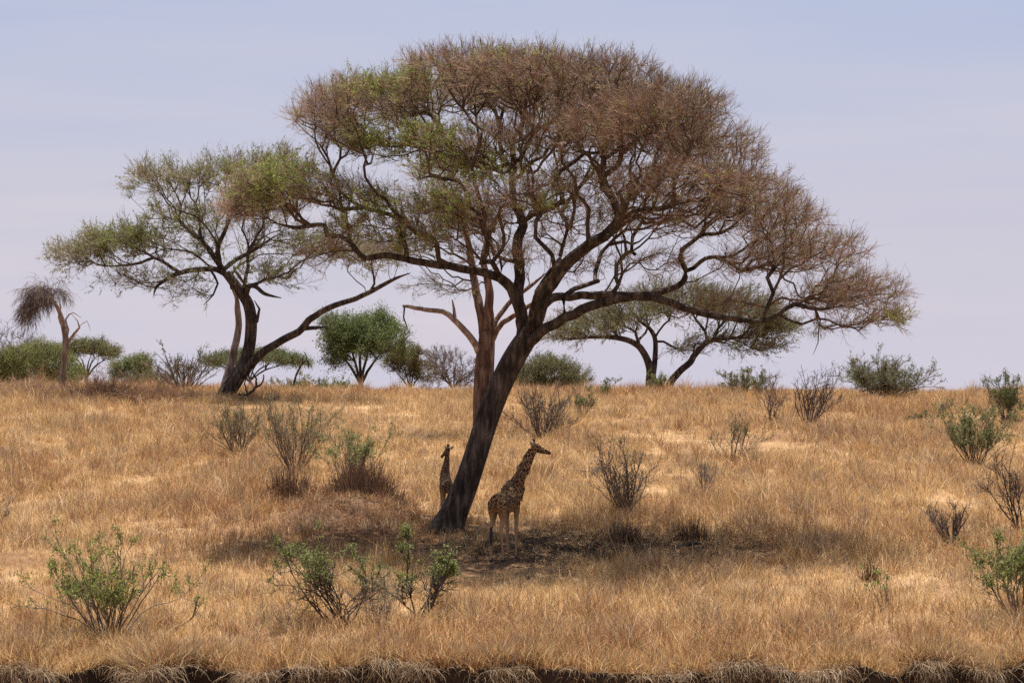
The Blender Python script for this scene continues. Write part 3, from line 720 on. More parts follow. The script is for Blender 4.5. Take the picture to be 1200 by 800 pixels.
def gen_tree(name, label, px, Y, top, width, style, leaf_cols, seed, dens=1., leaf=.5, ncl=160, tcols=None, lsize=.14, low=None, cat='tree'):
    """a tree far away on the flat ground behind the ridge; top row and width in px"""
    rng = np.random.default_rng(seed)
    b = ground_at(px, Y=Y); brow = pix(*b)[1]
    H = brow - top; w = width / 2
    limbs = []; nl = 5 if style != 'umbrella' else 6
    fork = {'umbrella': .35, 'round': .12, 'bare': .15, 'dome': .08}[style]
    tw = max(1.3, H * .032)
    limbs.append([(px, brow + 3, 0, tw * 1.2), (px + rng.normal() * 1, brow - H * fork * .5, 0, tw), (px + rng.normal() * 2, brow - H * fork, 0, tw * .9)])
    tx = limbs[0][-1][0]
    for k in range(nl):
        s = (k + .5) / nl * 2 - 1 + rng.normal() * .08; dz = rng.normal() * .35 * width * Y / F * .5
        if style == 'umbrella':
            pts = [(tx, brow - H * fork * .95, 0, tw * .7), (tx + s * w * .35, brow - H * (.58 + .08 * (1 - abs(s))), dz * .4, tw * .5), (tx + s * w * .75, brow - H * (.70 + .1 * (1 - abs(s))), dz, tw * .25)]
        else:
            pts = [(tx, brow - H * fork * .9, 0, tw * .7), (tx + s * w * .32, brow - H * (.30 + .15 * (1 - abs(s))), dz * .5, tw * .5), (tx + s * w * .7, brow - H * (.45 + .3 * (1 - abs(s))), dz, tw * .25)]
        limbs.append(pts)
    ry = width * Y / F * .45
    pads = []
    if style == 'umbrella':
        for k in range(7):
            s = (k + .5) / 7 * 2 - 1
            pads.append((px + s * w * .8, top + H * (.13 + .16 * s * s), rng.normal() * ry * .3, w * .32, H * .13, ry * .7, int(ncl / 7)))
    elif style == 'dome':
        for k in range(8):
            s = (k + .5) / 8 * 2 - 1
            pads.append((px + s * w * .78, top + H * (.40 + .33 * s * s), rng.normal() * ry * .3, w * .34, H * .36, ry * .7, int(ncl / 8)))
    else:
        for k in range(11):
            a = rng.random() * 2 * np.pi; rr = np.sqrt(rng.random()) * .62
            z = .48 + math.sin(a) * rr * .58
            pads.append((px + math.cos(a) * rr * w * 1.1, top + H * (1 - z) * .95, rng.normal() * ry * .4, w * (.30 + .24 * rng.random()), H * (.13 + .12 * rng.random()), ry * .5, int(ncl / 11)))
    if style == 'dome':
        for k in range(6):
            s = (k + .5) / 6 * 2 - 1
            pads.append((px + s * w * .72 + rng.normal() * 2, brow - H * (.24 + .06 * rng.random()), rng.normal() * ry * .4, w * .26, H * .14, ry * .5, int(ncl / 14)))
    tcols = tcols or [(.12, .09, .065), (.10, .075, .055)]
    ms = Y / F
    root = tree(name, label, cat, Y, b, limbs, pads,
         dict(n=4, L=max(.5, H * ms * .15), m=7, l=max(.3, H * ms * .05), r=.0042 * (Y / 85), up=.35, out=.4, bend=0., cols=tcols, branch_col=tcols[-1]),
         dict(n=9, s=lsize * .72, cols=leaf_cols, mask=pmask([], leaf * 1.25), flat=.15, jit=lsize * 1.3) if leaf > 0 else None,
         seed=seed, r_tip=.016, step=.6, bf=.2, sides=7)
    return root

FRESH = [(.115, .15, .05), (.15, .185, .065), (.085, .115, .038), (.175, .20, .085)]
gen_tree('bushy_tree', 'dense round fresh green tree on the skyline, just left of the snapped pale branch', 424, 196, 362, 100, 'round', FRESH, 51, leaf=.8, ncl=380, lsize=.17)
gen_tree('bushy_tree', 'small olive brown tree against the right side of the dense round green tree', 480, 204, 406, 62, 'round', [(.12, .10, .035), (.15, .115, .04), (.09, .09, .03)], 52, leaf=.5, ncl=120, lsize=.15)
gen_tree('leafless_tree', 'grey leafless tree on the skyline between the olive brown tree and the reddish stem', 533, 212, 407, 84, 'bare', OLIVE, 53, leaf=0, ncl=200, tcols=[(.20, .155, .14), (.24, .19, .165), (.17, .13, .115)])
gen_tree('flat_topped_tree', 'olive dome shaped tree on the skyline, right beside the leaning trunk', 640, 222, 414, 104, 'dome', OLIVE + [(.17, .15, .08)], 54, leaf=.5, ncl=240, lsize=.15)
gen_tree('flat_topped_tree', 'green flat topped acacia half hidden behind the forked trunk on the ridge', 298, 230, 413, 130, 'umbrella', [(.13, .155, .07), (.16, .18, .085)], 55, leaf=.7, ncl=220, lsize=.16)
gen_tree('flat_topped_tree', 'bright green low acacia at the left border, in front of the grey leafless tree', 40, 214, 398, 112, 'dome', [(.20, .21, .07), (.17, .19, .06), (.23, .23, .10)], 56, leaf=.7, ncl=240, lsize=.16)
gen_tree('flat_topped_tree', 'dull green flat topped acacia behind the pale peeling trunk', 100, 232, 402, 82, 'umbrella', OLIVE, 57, leaf=.5, ncl=170, lsize=.16)
gen_tree('leafless_tree', 'greyish purple leafless tree at the left border, rising behind the bright green acacia', 14, 250, 380, 84, 'bare', OLIVE, 58, leaf=0, ncl=200, tcols=[(.16, .12, .11), (.19, .145, .135)])
gen_tree('bushy_tree', 'low round green tree on the skyline, left of the scrub with pointed tips', 155, 196, 409, 52, 'round', [(.18, .20, .08), (.21, .22, .10)], 59, leaf=.7, ncl=110, lsize=.14)

# ------------------------------------------------------------------ shrubs
def shrub(name, label, px, h, w, row=None, Y=None, n=16, style='vase', leaf=0, lsize=.05, lcols=OLIVE, scol=(.10, .07, .05), seed=1, cat='bush', group=None, r=.012, lev=(6, 6), lean=0., tuft=True, top_only=.35, wig=.16):
    rng = np.random.default_rng(seed)
    b = ground_at(px, row, Y); Yb = b[1]; ms = Yb / F
    H = h * ms; Wd = w * ms / 2 * 1.3
    root = thing(name, label, cat, b, group)
    a = rng.random(n) * 2 * np.pi; q = np.sqrt(rng.random(n))
    fl = {'vase': .8, 'round': 1.25, 'upright': .45}[style]
    ang = np.arctan2(Wd * q * 1.0, H * .9) * (1 if style != 'round' else 1.25)
    D = np.stack([np.cos(a) * np.sin(ang) + lean, np.sin(a) * np.sin(ang), np.cos(ang)], 1)
    P0 = np.stack([b[0] + np.cos(a) * Wd * .13 * q, b[1] + np.sin(a) * Wd * .13 * q, np.full(n, b[2] - .06)], 1)
    L = np.sqrt(H ** 2 + (Wd * q) ** 2) * (.55 + .45 * rng.random(n)) * (1.0 if style != 'round' else .85)
    scale = max(1., Yb / 95)
    C0 = strands(P0, D, L, 7, bend=(0, 0, .15 if style == 'vase' else .02), wig=wig, rng=rng)
    g = Geo(); sc = np.asarray(scol)
    def c(k): return sc * (.7 + .6 * rng.random((k, 1)))
    tubes(g, C0, np.linspace(1.2, .35, 7)[None] * r * scale * (.7 + .7 * rng.random((n, 1))), 5, c(n))
    P1, T1, i1, t1 = sample_on(C0, lev[0], .25, .98, rng)
    D1 = norm(T1 * .9 + rng.normal(size=P1.shape) * .5 + np.array([0, 0, .25]))
    C1 = strands(P1, D1, L[i1] * (.18 + .28 * rng.random(len(P1))) * (1.15 - t1 * .6), 5, bend=(0, 0, .2), wig=wig, rng=rng)
    tubes(g, C1, np.linspace(.6, .3, 5)[None] * r * scale * np.ones((len(P1), 1)), 3, c(len(P1)))
    P2, T2, i2, t2 = sample_on(C1, lev[1], .2, 1., rng)
    D2 = norm(T2 * .8 + rng.normal(size=P2.shape) * .6 + np.array([0, 0, .2]))
    C2 = strands(P2, D2, H * (.05 + .09 * rng.random(len(P2))), 3, wig=.15, rng=rng)
    tubes(g, C2, np.linspace(.4, .25, 3)[None] * r * scale * np.ones((len(P2), 1)), 3, c(len(P2)))
    g.build('stems', M_STEM, root)
    if leaf:
        i = rng.integers(0, len(P2), leaf * 4); t = rng.random((len(i), 1))
        P = C2[i, 0] * (1 - t) + C2[i, -1] * t + rng.normal(size=(len(i), 3)) * lsize * .7
        cl = fbm(P[:, 0] * 3.5 / H * 1.5, P[:, 2] * 4 / H * 1.5 + P[:, 1] * 2 / H, seed + 3, 2)
        hh = (P[:, 2] - b[2]) / H
        pk = np.clip((cl - (.38 if leaf < 1800 else .30 if leaf < 4300 else .24)) * 5, 0.05, 1) * np.clip((hh - top_only) * 4 + .3, .02, 1)
        P = P[rng.random(len(P)) < pk]; P = P[rng.permutation(len(P))][:int(leaf * 1.25)]
        lg = Geo()
        lc = np.asarray(lcols)[rng.integers(0, len(lcols), len(P))] * (.7 + .6 * rng.random((len(P), 1)))
        leaves(lg, P, lsize * 1.2 * (.6 + .8 * rng.random(len(P))), lc, rng, 0, .5)
        lg.build('foliage', M_LEAF, root, False)
    return root

BR = (.17, .125, .092); GREYST = (.25, .19, .15); DK = (.075, .053, .042)
GL = [(.17, .21, .045), (.23, .27, .07), (.13, .16, .035), (.27, .29, .10)]
SAGE = [(.20, .215, .08), (.25, .265, .11), (.16, .175, .065), (.29, .29, .15)]
# near bushes
shrub('bush', 'green leafed bush with dark splayed stems at the lower left, near the bank', 128, 112, 150, row=746, n=34, leaf=4000, lsize=.062, lcols=GL, scol=BR, seed=101, r=.015, lev=(5, 4), top_only=.32)
shrub('bush', 'wide sage green bush of crooked dark stems, nearest the bank below the mound', 400, 120, 128, row=736, n=18, leaf=4400, lsize=.046, lcols=SAGE + GL[:2], scol=DK, seed=102, r=.017, lev=(8, 7), wig=.30, top_only=.45, lean=-.12)
shrub('bush', 'leafy bush with thick black crooked stem, in front of the foot of the leaning trunk', 490, 108, 84, row=728, n=8, leaf=2300, lsize=.06, lcols=SAGE + GL, scol=DK, seed=103, r=.026, lev=(10, 8), wig=.28, top_only=.42, lean=.10)
shrub('bush', 'grey tangle of thin bare twigs between the two leafy bushes near the bank', 447, 70, 70, row=738, n=18, leaf=160, lsize=.05, lcols=GL, scol=GREYST, seed=104, r=.009)
shrub('sapling', 'slim sapling with a few green leaves standing alone in the lower right grass', 1032, 62, 22, row=722, n=3, style='upright', leaf=150, lsize=.06, lcols=GL, scol=BR, seed=105, r=.01, cat='sapling')
shrub('sapling', 'low leafy sprig right beside the green bush at the lower left', 228, 34, 20, row=724, n=3, style='upright', leaf=60, lsize=.06, lcols=GL, scol=BR, seed=106, r=.008, cat='sapling')
shrub('bush', 'large sage green bush cut off by the lower right border', 1192, 118, 100, row=722, n=20, leaf=5200, lsize=.062, lcols=SAGE + GL, scol=BR, seed=107, r=.016, lev=(6, 6), top_only=.25)
shrub('bush', 'leafless dark bush standing behind the large sage bush at the right border', 1194, 92, 62, row=628, n=11, scol=DK, seed=108, r=.022)
shrub('bush', 'small leafless dark bush alone in the grass, left of the large sage bush', 1113, 56, 50, row=640, n=26, scol=(.10, .07, .06), seed=109, r=.016, lev=(4, 4))
# middle bushes
shrub('bush', 'vase shaped brown stemmed bush with a green tuft on top, right of the giraffes', 733, 92, 66, row=603, n=34, leaf=420, lsize=.07, lcols=[(.24, .29, .08), (.19, .24, .07)], scol=BR, seed=110, r=.02, lev=(5, 4), top_only=.72)
shrub('bush', 'thin grey brown bush right of the bush with the green tuft', 826, 50, 36, row=574, n=14, leaf=160, lsize=.05, scol=GREYST, seed=111, r=.012)
shrub('bush', 'scraggly olive bush beside the pale bare patch of soil', 858, 56, 66, row=538, n=14, leaf=500, lsize=.06, lcols=OLIVE, scol=BR, seed=112, r=.014)
shrub('bush', 'bare spreading brown bush right behind the upright giraffe head', 634, 62, 86, row=514, n=36, leaf=300, lsize=.05, lcols=OLIVE, scol=(.13, .095, .075), seed=113, r=.016)
shrub('bush', 'low green bush beside the bare spreading bush, under the flat topped acacia', 684, 36, 34, row=490, n=12, leaf=600, lsize=.07, lcols=[(.15, .17, .06), (.19, .2, .08)], scol=BR, seed=114)
shrub('bush', 'olive upright bush in front of the forked trunk on the ridge', 278, 68, 56, row=534, n=30, leaf=2000, lsize=.05, lcols=[(.24, .22, .10), (.20, .19, .08)], scol=BR, seed=115, r=.014)
shrub('bush', 'wide olive vase shaped bush, second of the row below the forked trunk', 345, 88, 84, row=555, n=34, leaf=2800, lsize=.05, lcols=[(.24, .225, .10), (.2, .19, .08), (.27, .24, .12)], scol=BR, seed=116, r=.014)
shrub('bush', 'green bush rising from the brown grass clump on the mound', 412, 74, 70, row=572, n=26, leaf=2400, lsize=.06, lcols=[(.19, .22, .08), (.23, .25, .10)], scol=(.12, .09, .065), seed=117, r=.012)
shrub('bush', 'tall olive green bush at the right border with dense crown and bare base', 1142, 76, 78, row=547, n=32, leaf=5600, lsize=.065, lcols=[(.17, .18, .07), (.21, .22, .09), (.14, .16, .055)], scol=BR, seed=118, r=.014, lev=(6, 6), top_only=.2)
shrub('bush', 'darker green bush rising behind the tall olive bush at the right border', 1178, 62, 40, row=494, n=22, leaf=3000, lsize=.075, lcols=[(.085, .11, .035), (.11, .13, .045)], scol=BR, seed=119, top_only=.15)
shrub('bush', 'small low green bush left of the dark stump', 1081, 20, 36, row=492, n=12, leaf=700, lsize=.07, lcols=[(.15, .17, .06), (.12, .14, .05)], scol=BR, seed=120, style='round', top_only=.05)
# ridge bushes
shrub('bush', 'rounded grey green bush on the skyline at the right, alone against the sky', 1038, 66, 90, row=468, n=60, leaf=9000, lsize=.075, lcols=[(.16, .18, .09), (.20, .22, .12), (.13, .14, .06)], scol=BR, seed=121, style='round', lev=(8, 6), top_only=.1, r=.016)
shrub('bush', 'bare dark stemmed bush below the far right end of the giant crown', 947, 72, 74, row=500, n=17, scol=(.10, .072, .062), seed=122, r=.02, lev=(6, 5))
shrub('bush', 'slim bare reddish bush left of the dark stemmed bush', 903, 66, 40, row=500, n=17, scol=(.15, .10, .08), seed=123, r=.012, lev=(5, 5))
shrub('bush', 'pale olive leafy bush on the skyline below the flat topped acacia', 872, 38, 58, row=464, n=30, leaf=3200, lsize=.085, lcols=[(.19, .19, .09), (.16, .16, .07)], scol=BR, seed=124, style='round', top_only=.1)
shrub('sapling', 'leafy sapling at the foot of the three slim trunks', 772, 30, 36, row=463, n=9, leaf=500, lsize=.10, lcols=[(.16, .18, .06), (.19, .2, .08)], scol=BR, seed=125, cat='sapling', top_only=.1)
shrub('sapling', 'low leafy shoots on the skyline between the dome shaped tree and three slim trunks', 702, 24, 44, row=466, n=9, leaf=300, lsize=.10, lcols=[(.14, .16, .06)], scol=BR, seed=126, cat='sapling', top_only=.1)
shrub('bush', 'brown scrub with pointed upright tips, left of the forked trunk', 215, 52, 72, row=458, n=40, leaf=900, lsize=.08, lcols=[(.15, .14, .07), (.12, .11, .05)], scol=(.14, .105, .08), seed=127, style='upright', r=.018, lev=(4, 4))
shrub('bush', 'low green bush on the skyline left of the dense round green tree', 368, 30, 66, Y=180, n=22, leaf=2200, lsize=.10, lcols=FRESH, scol=BR, seed=128, style='round', top_only=.05)
shrub('bush', 'reddish brown dry scrub in tall grass at the foot of the pale peeling trunk', 112, 42, 100, row=474, n=80, scol=(.36, .22, .14), seed=129, style='round', r=.010, lev=(5, 6))
shrub('bush', 'reddish brown dry scrub in tall grass, right below the pointed brown scrub', 178, 38, 96, row=476, n=80, scol=(.36, .22, .14), seed=133, style='round', r=.010, lev=(6, 6))
shrub('bush', 'low reddish scrub at the left border in front of the bright green acacia', 36, 30, 80, row=470, n=60, scol=(.34, .21, .14), seed=134, style='round', r=.010, lev=(6, 6))
shrub('bush', 'grey green scrub on the skyline just right of the forked trunk', 338, 26, 50, Y=172, n=22, leaf=1400, lsize=.09, lcols=OLIVE, scol=GREYST, seed=135, style='round', top_only=.05)
shrub('bush', 'fresh green low bush tucked under the left side of the dense round green tree', 398, 28, 44, Y=186, n=20, leaf=1500, lsize=.10, lcols=FRESH, scol=BR, seed=136, style='round', top_only=.05)
shrub('bush', 'grey bare scrub on the skyline below the olive brown tree', 500, 24, 50, Y=190, n=34, scol=GREYST, seed=137, style='round', r=.012)
shrub('bush', 'olive scrub on the skyline left of the pointed brown scrub', 188, 40, 56, Y=170, n=26, leaf=1500, lsize=.09, lcols=OLIVE, scol=BR, seed=138, style='round', top_only=.1)
shrub('bush', 'dull green low scrub in front of the tips of the brown scrub', 180, 32, 44, Y=158, n=18, leaf=900, lsize=.08, lcols=[(.14, .15, .06)], scol=BR, seed=130, style='round', top_only=.1)
shrub('bush', 'broken dry twigs at the left border in the middle grass', 4, 34, 34, row=614, n=9, scol=GREYST, seed=131, r=.012)
shrub('bush', 'dead thorny twigs in the grass left of the bush with the green tuft', 690, 22, 46, row=556, n=12, scol=GREYST, seed=132, r=.011, style='round')

def grass_clump(label, px, row, h, w, n, cols, seed, lean=.12):
    rng = np.random.default_rng(seed)
    b = ground_at(px, row); ms = b[1] / F
    ox = np.clip(rng.normal(size=n) * .26, -.62, .62); oy = rng.normal(size=n) * .16
    x = b[0] + ox * w * ms; y = b[1] + oy * w * ms
    P0 = np.stack([x, y, gz(x, y) - .03], 1)
    D = np.stack([ox * .7 + rng.normal(size=n) * lean, rng.normal(size=n) * lean, np.ones(n)], 1)
    hh = h * ms * (.30 + .75 * rng.random(n)) * np.exp(-(ox / .5) ** 2) * (.65 + .7 * vnoise(x * 4, y * 4, seed))
    Cc = strands(P0, D, hh, 4, wig=.10, rng=rng)
    g = Geo(); c = np.asarray(cols)[rng.integers(0, len(cols), n)] * (.7 + .6 * rng.random((n, 1)))
    tubes(g, Cc, np.array([[1, .9, .8, .4]]) * (.008 + .006 * rng.random((n, 1))), 3, c)
    o = g.build('grass_clump', M_GRASS, None, False); o['label'] = label; o['category'] = 'grass clump'
    return o
REDG = [(.30, .17, .10), (.24, .14, .09), (.36, .23, .14), (.22, .15, .11)]
grass_clump('thick dark brown grass clump on top of the mound', 424, 596, 56, 100, 2200, REDG, 201)
grass_clump('reddish brown grass clump on the left shoulder of the mound', 338, 592, 46, 80, 700, REDG, 202)
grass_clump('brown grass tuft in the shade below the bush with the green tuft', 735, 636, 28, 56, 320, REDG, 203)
grass_clump('single dry brown tuft near the fallen branch in the shade', 812, 634, 36, 40, 160, [(.3, .19, .11), (.22, .13, .08)], 204)
grass_clump('reddish tuft in the golden grass just above the lower right sapling', 1018, 682, 32, 26, 110, [(.26, .14, .07), (.32, .19, .1)], 205)

def fallen(label, pts, seed, mat=M_BARK, Y=None, name='fallen_branch', cat='branch'):
    rng = np.random.default_rng(seed)
    root = None
    for li, line in enumerate(pts):
        Yb = Yrow(line[0][1]) if Y is None else Y
        P = []
        for x, r, dy, hw in line: P.append(np.append(W(x, r, Yb + dy), hw * Yb / F))
        C = catmull(np.array(P), .12)
        C[:, :3] += rng.normal(size=(len(C), 3)) * .012
        if root is None: root = thing(name, label, cat, C[0, :3])
        g = Geo(); tubes(g, C[None, :, :3], C[None, :, 3], 7, cap=True)
        g.build('stem' if li == 0 else 'side_branch', mat, root)
fallen('dark fallen log with an arched limb lying in the shade right of the giraffes', [[(786, 642, 0, 1.2), (800, 639, 0, 2.0), (812, 637, 0, 2.2), (822, 636, 0, 1.4)], [(786, 634, 0, .8), (793, 628, .1, 1), (801, 627, .1, 1), (806, 634, 0, .8)], [(812, 637, 0, 1), (824, 632, 0, .5)]], 301)
fallen('small forked black snag standing right of the fallen log', [[(828, 655, 0, 1), (833, 651, 0, 1.3), (840, 646, 0, 1.1), (840, 639, 0, .8)], [(840, 648, 0, 1), (845, 652, 0, 1), (852, 654, 0, .7)]], 302, name='snag', cat='snag')
fallen('black stump lying in the shade beneath the bush with the green tuft', [[(688, 640, 0, 2), (695, 637, 0, 3.4), (703, 638, 0, 2)], [(712, 640, .3, .8), (730, 638, .3, 1)]], 303, name='fallen_stump', cat='stump')
fallen('curled grey dead branches at the foot of the forked trunk on the ridge', [[(279, 462, 0, 1), (290, 462, 0, 1.4), (299, 454, 0, 1.5), (300, 444, 0, 1.1), (296, 436, 0, .7)], [(299, 454, 0, 1.2), (307, 449, 0, 1), (309, 438, 0, .6)], [(290, 461, 0, 1), (287, 448, 0, .8), (292, 440, 0, .5)]], 304, Y=141)
fallen('arched grey snag poking up left of the dense round green tree', [[(343, 456, 0, 1.2), (347, 440, 0, 1.3), (353, 428, 0, 1.2), (360, 422, 0, 1), (362, 432, 0, .5)], [(353, 428, 0, .8), (356, 416, 0, .5)], [(360, 423, 0, .7), (357, 412, 0, .5)]], 305, Y=160, mat=M_BARK, name='snag', cat='snag')
fallen('bent twig arching over the grass right of the lower left green bush', [[(172, 739, 0, .9), (195, 738, 0, .9), (212, 733, 0, .8), (226, 722, 0, .7), (231, 702, 0, .5)]], 306)
fallen('dark low stump in the grass on the right, left of the border bushes', [[(1104, 487, 0, 3), (1104, 479, 0, 3.4), (1105, 473, 0, 2)]], 307, name='stump', cat='stump')

# ------------------------------------------------------------------ giraffes
def mat_giraffe():
    m, nt, out = nodes_of('giraffe_coat')
    tc = N(nt, 'ShaderNodeTexCoord')
    nz = N(nt, 'ShaderNodeTexNoise'); nz.inputs['Scale'].default_value = 9; nz.inputs['Detail'].default_value = 3
    nt.links.new(tc.outputs['Object'], nz.inputs['Vector'])
    ms = N(nt, 'ShaderNodeVectorMath', operation='SCALE'); ms.inputs['Scale'].default_value = .10
    nt.links.new(nz.outputs['Color'], ms.inputs[0])
    ad = N(nt, 'ShaderNodeVectorMath', operation='ADD'); nt.links.new(tc.outputs['Object'], ad.inputs[0]); nt.links.new(ms.outputs[0], ad.inputs[1])
    vo = N(nt, 'ShaderNodeTexVoronoi', feature='DISTANCE_TO_EDGE'); vo.inputs['Scale'].default_value = 9.0; nt.links.new(ad.outputs[0], vo.inputs['Vector'])
    r = ramp(nt, [(.05, (0, 0, 0)), (.10, (1, 1, 1))], vo.outputs['Distance'])
    sx = N(nt, 'ShaderNodeSeparateXYZ'); nt.links.new(tc.outputs['Object'], sx.inputs[0])
    mr = N(nt, 'ShaderNodeMapRange'); mr.inputs['From Min'].default_value = 1.2; mr.inputs['From Max'].default_value = 1.75
    nt.links.new(sx.outputs['Z'], mr.inputs['Value'])
    mu = N(nt, 'ShaderNodeMath', operation='MULTIPLY'); nt.links.new(r.outputs[0], mu.inputs[0]); nt.links.new(mr.outputs[0], mu.inputs[1])
    mx = N(nt, 'ShaderNodeMix', data_type='RGBA'); nt.links.new(mu.outputs[0], mx.inputs[0])
    mr2 = N(nt, 'ShaderNodeMapRange'); mr2.inputs['From Min'].default_value = .9; mr2.inputs['From Max'].default_value = 1.6; nt.links.new(sx.outputs['Z'], mr2.inputs['Value'])
    r4 = ramp(nt, [(0, (.36, .235, .135)), (1, (.33, .20, .10))], mr2.outputs[0]); nt.links.new(r4.outputs[0], mx.inputs[6])  # tan lower legs, lightened further to stand in for light bounced off the ground
    mx.inputs[6].default_value = (.27, .155, .08, 1); mx.inputs[7].default_value = (.046, .024, .014, 1)
    bs = N(nt, 'ShaderNodeBsdfPrincipled'); bs.inputs['Roughness'].default_value = .8; bs.inputs['Specular IOR Level'].default_value = .08
    nt.links.new(mx.outputs[2], bs.inputs['Base Color']); nt.links.new(bs.outputs[0], out.inputs[0]); return m
def mat_plain(name, c, rough=.7):
    m, nt, out = nodes_of(name)
    tc = N(nt, 'ShaderNodeTexCoord'); nz = N(nt, 'ShaderNodeTexNoise'); nz.inputs['Scale'].default_value = 14
    nt.links.new(tc.outputs['Object'], nz.inputs['Vector'])
    r = ramp(nt, [(.3, tuple(v * .8 for v in c)), (.7, tuple(v * 1.2 for v in c))], nz.outputs['Fac'])
    bs = N(nt, 'ShaderNodeBsdfPrincipled'); bs.inputs['Roughness'].default_value = rough
    nt.links.new(r.outputs[0], bs.inputs['Base Color']); nt.links.new(bs.outputs[0], out.inputs[0]); return m
M_GIR = mat_giraffe()
M_DARKHAIR = mat_plain('black_tail_hair', (.018, .014, .012)); M_MANE = mat_plain('brown_mane', (.10, .05, .028))
M_HORN = mat_plain('dark_horn', (.05, .035, .028)); M_EAR = mat_plain('ear_hide', (.36, .27, .19)); M_EYE = mat_plain('dark_eye', (.01, .008, .007), .15)

def loft(g, pts, sides=14):
    """closed tube through (x,y,z,r_side,r_up)"""
    P = catmull(np.array(pts, float), .06)
    C = P[:, :3]; T = norm(np.gradient(C, axis=0))
    side = norm(np.cross(T, np.where(np.abs(T[:, 2:3]) > .9, np.array([[1., 0, 0]]), np.array([[0, 0, 1.]]))))
    side = np.where(np.abs(T[:, 2:3]) > .9, norm(np.cross(T, np.array([[1., 0, 0]]))), side)
    for i in range(1, len(side)):
        if np.dot(side[i], side[i - 1]) < 0: side[i] *= -1
    up = np.cross(T, side)
    a = np.arange(sides) / sides * 2 * np.pi
    V = C[:, None] + P[:, 3][:, None, None] * np.cos(a)[None, :, None] * side[:, None] + P[:, 4][:, None, None] * np.sin(a)[None, :, None] * up[:, None]
    K = len(P)
    k, s = np.meshgrid(np.arange(K - 1), np.arange(sides), indexing='ij')
    q = np.stack([k * sides + s, k * sides + (s + 1) % sides, (k + 1) * sides + (s + 1) % sides, (k + 1) * sides + s], -1).reshape(-1, 4)
    V = np.vstack([V.reshape(-1, 3), C[0] - T[0] * P[0, 3] * .5, C[-1] + T[-1] * P[-1, 3] * .5])
    t = [(K * sides, (j + 1) % sides, j) for j in range(sides)] + [(K * sides + 1, (K - 1) * sides + j, (K - 1) * sides + (j + 1) % sides) for j in range(sides)]
    g.add(V, q, t)

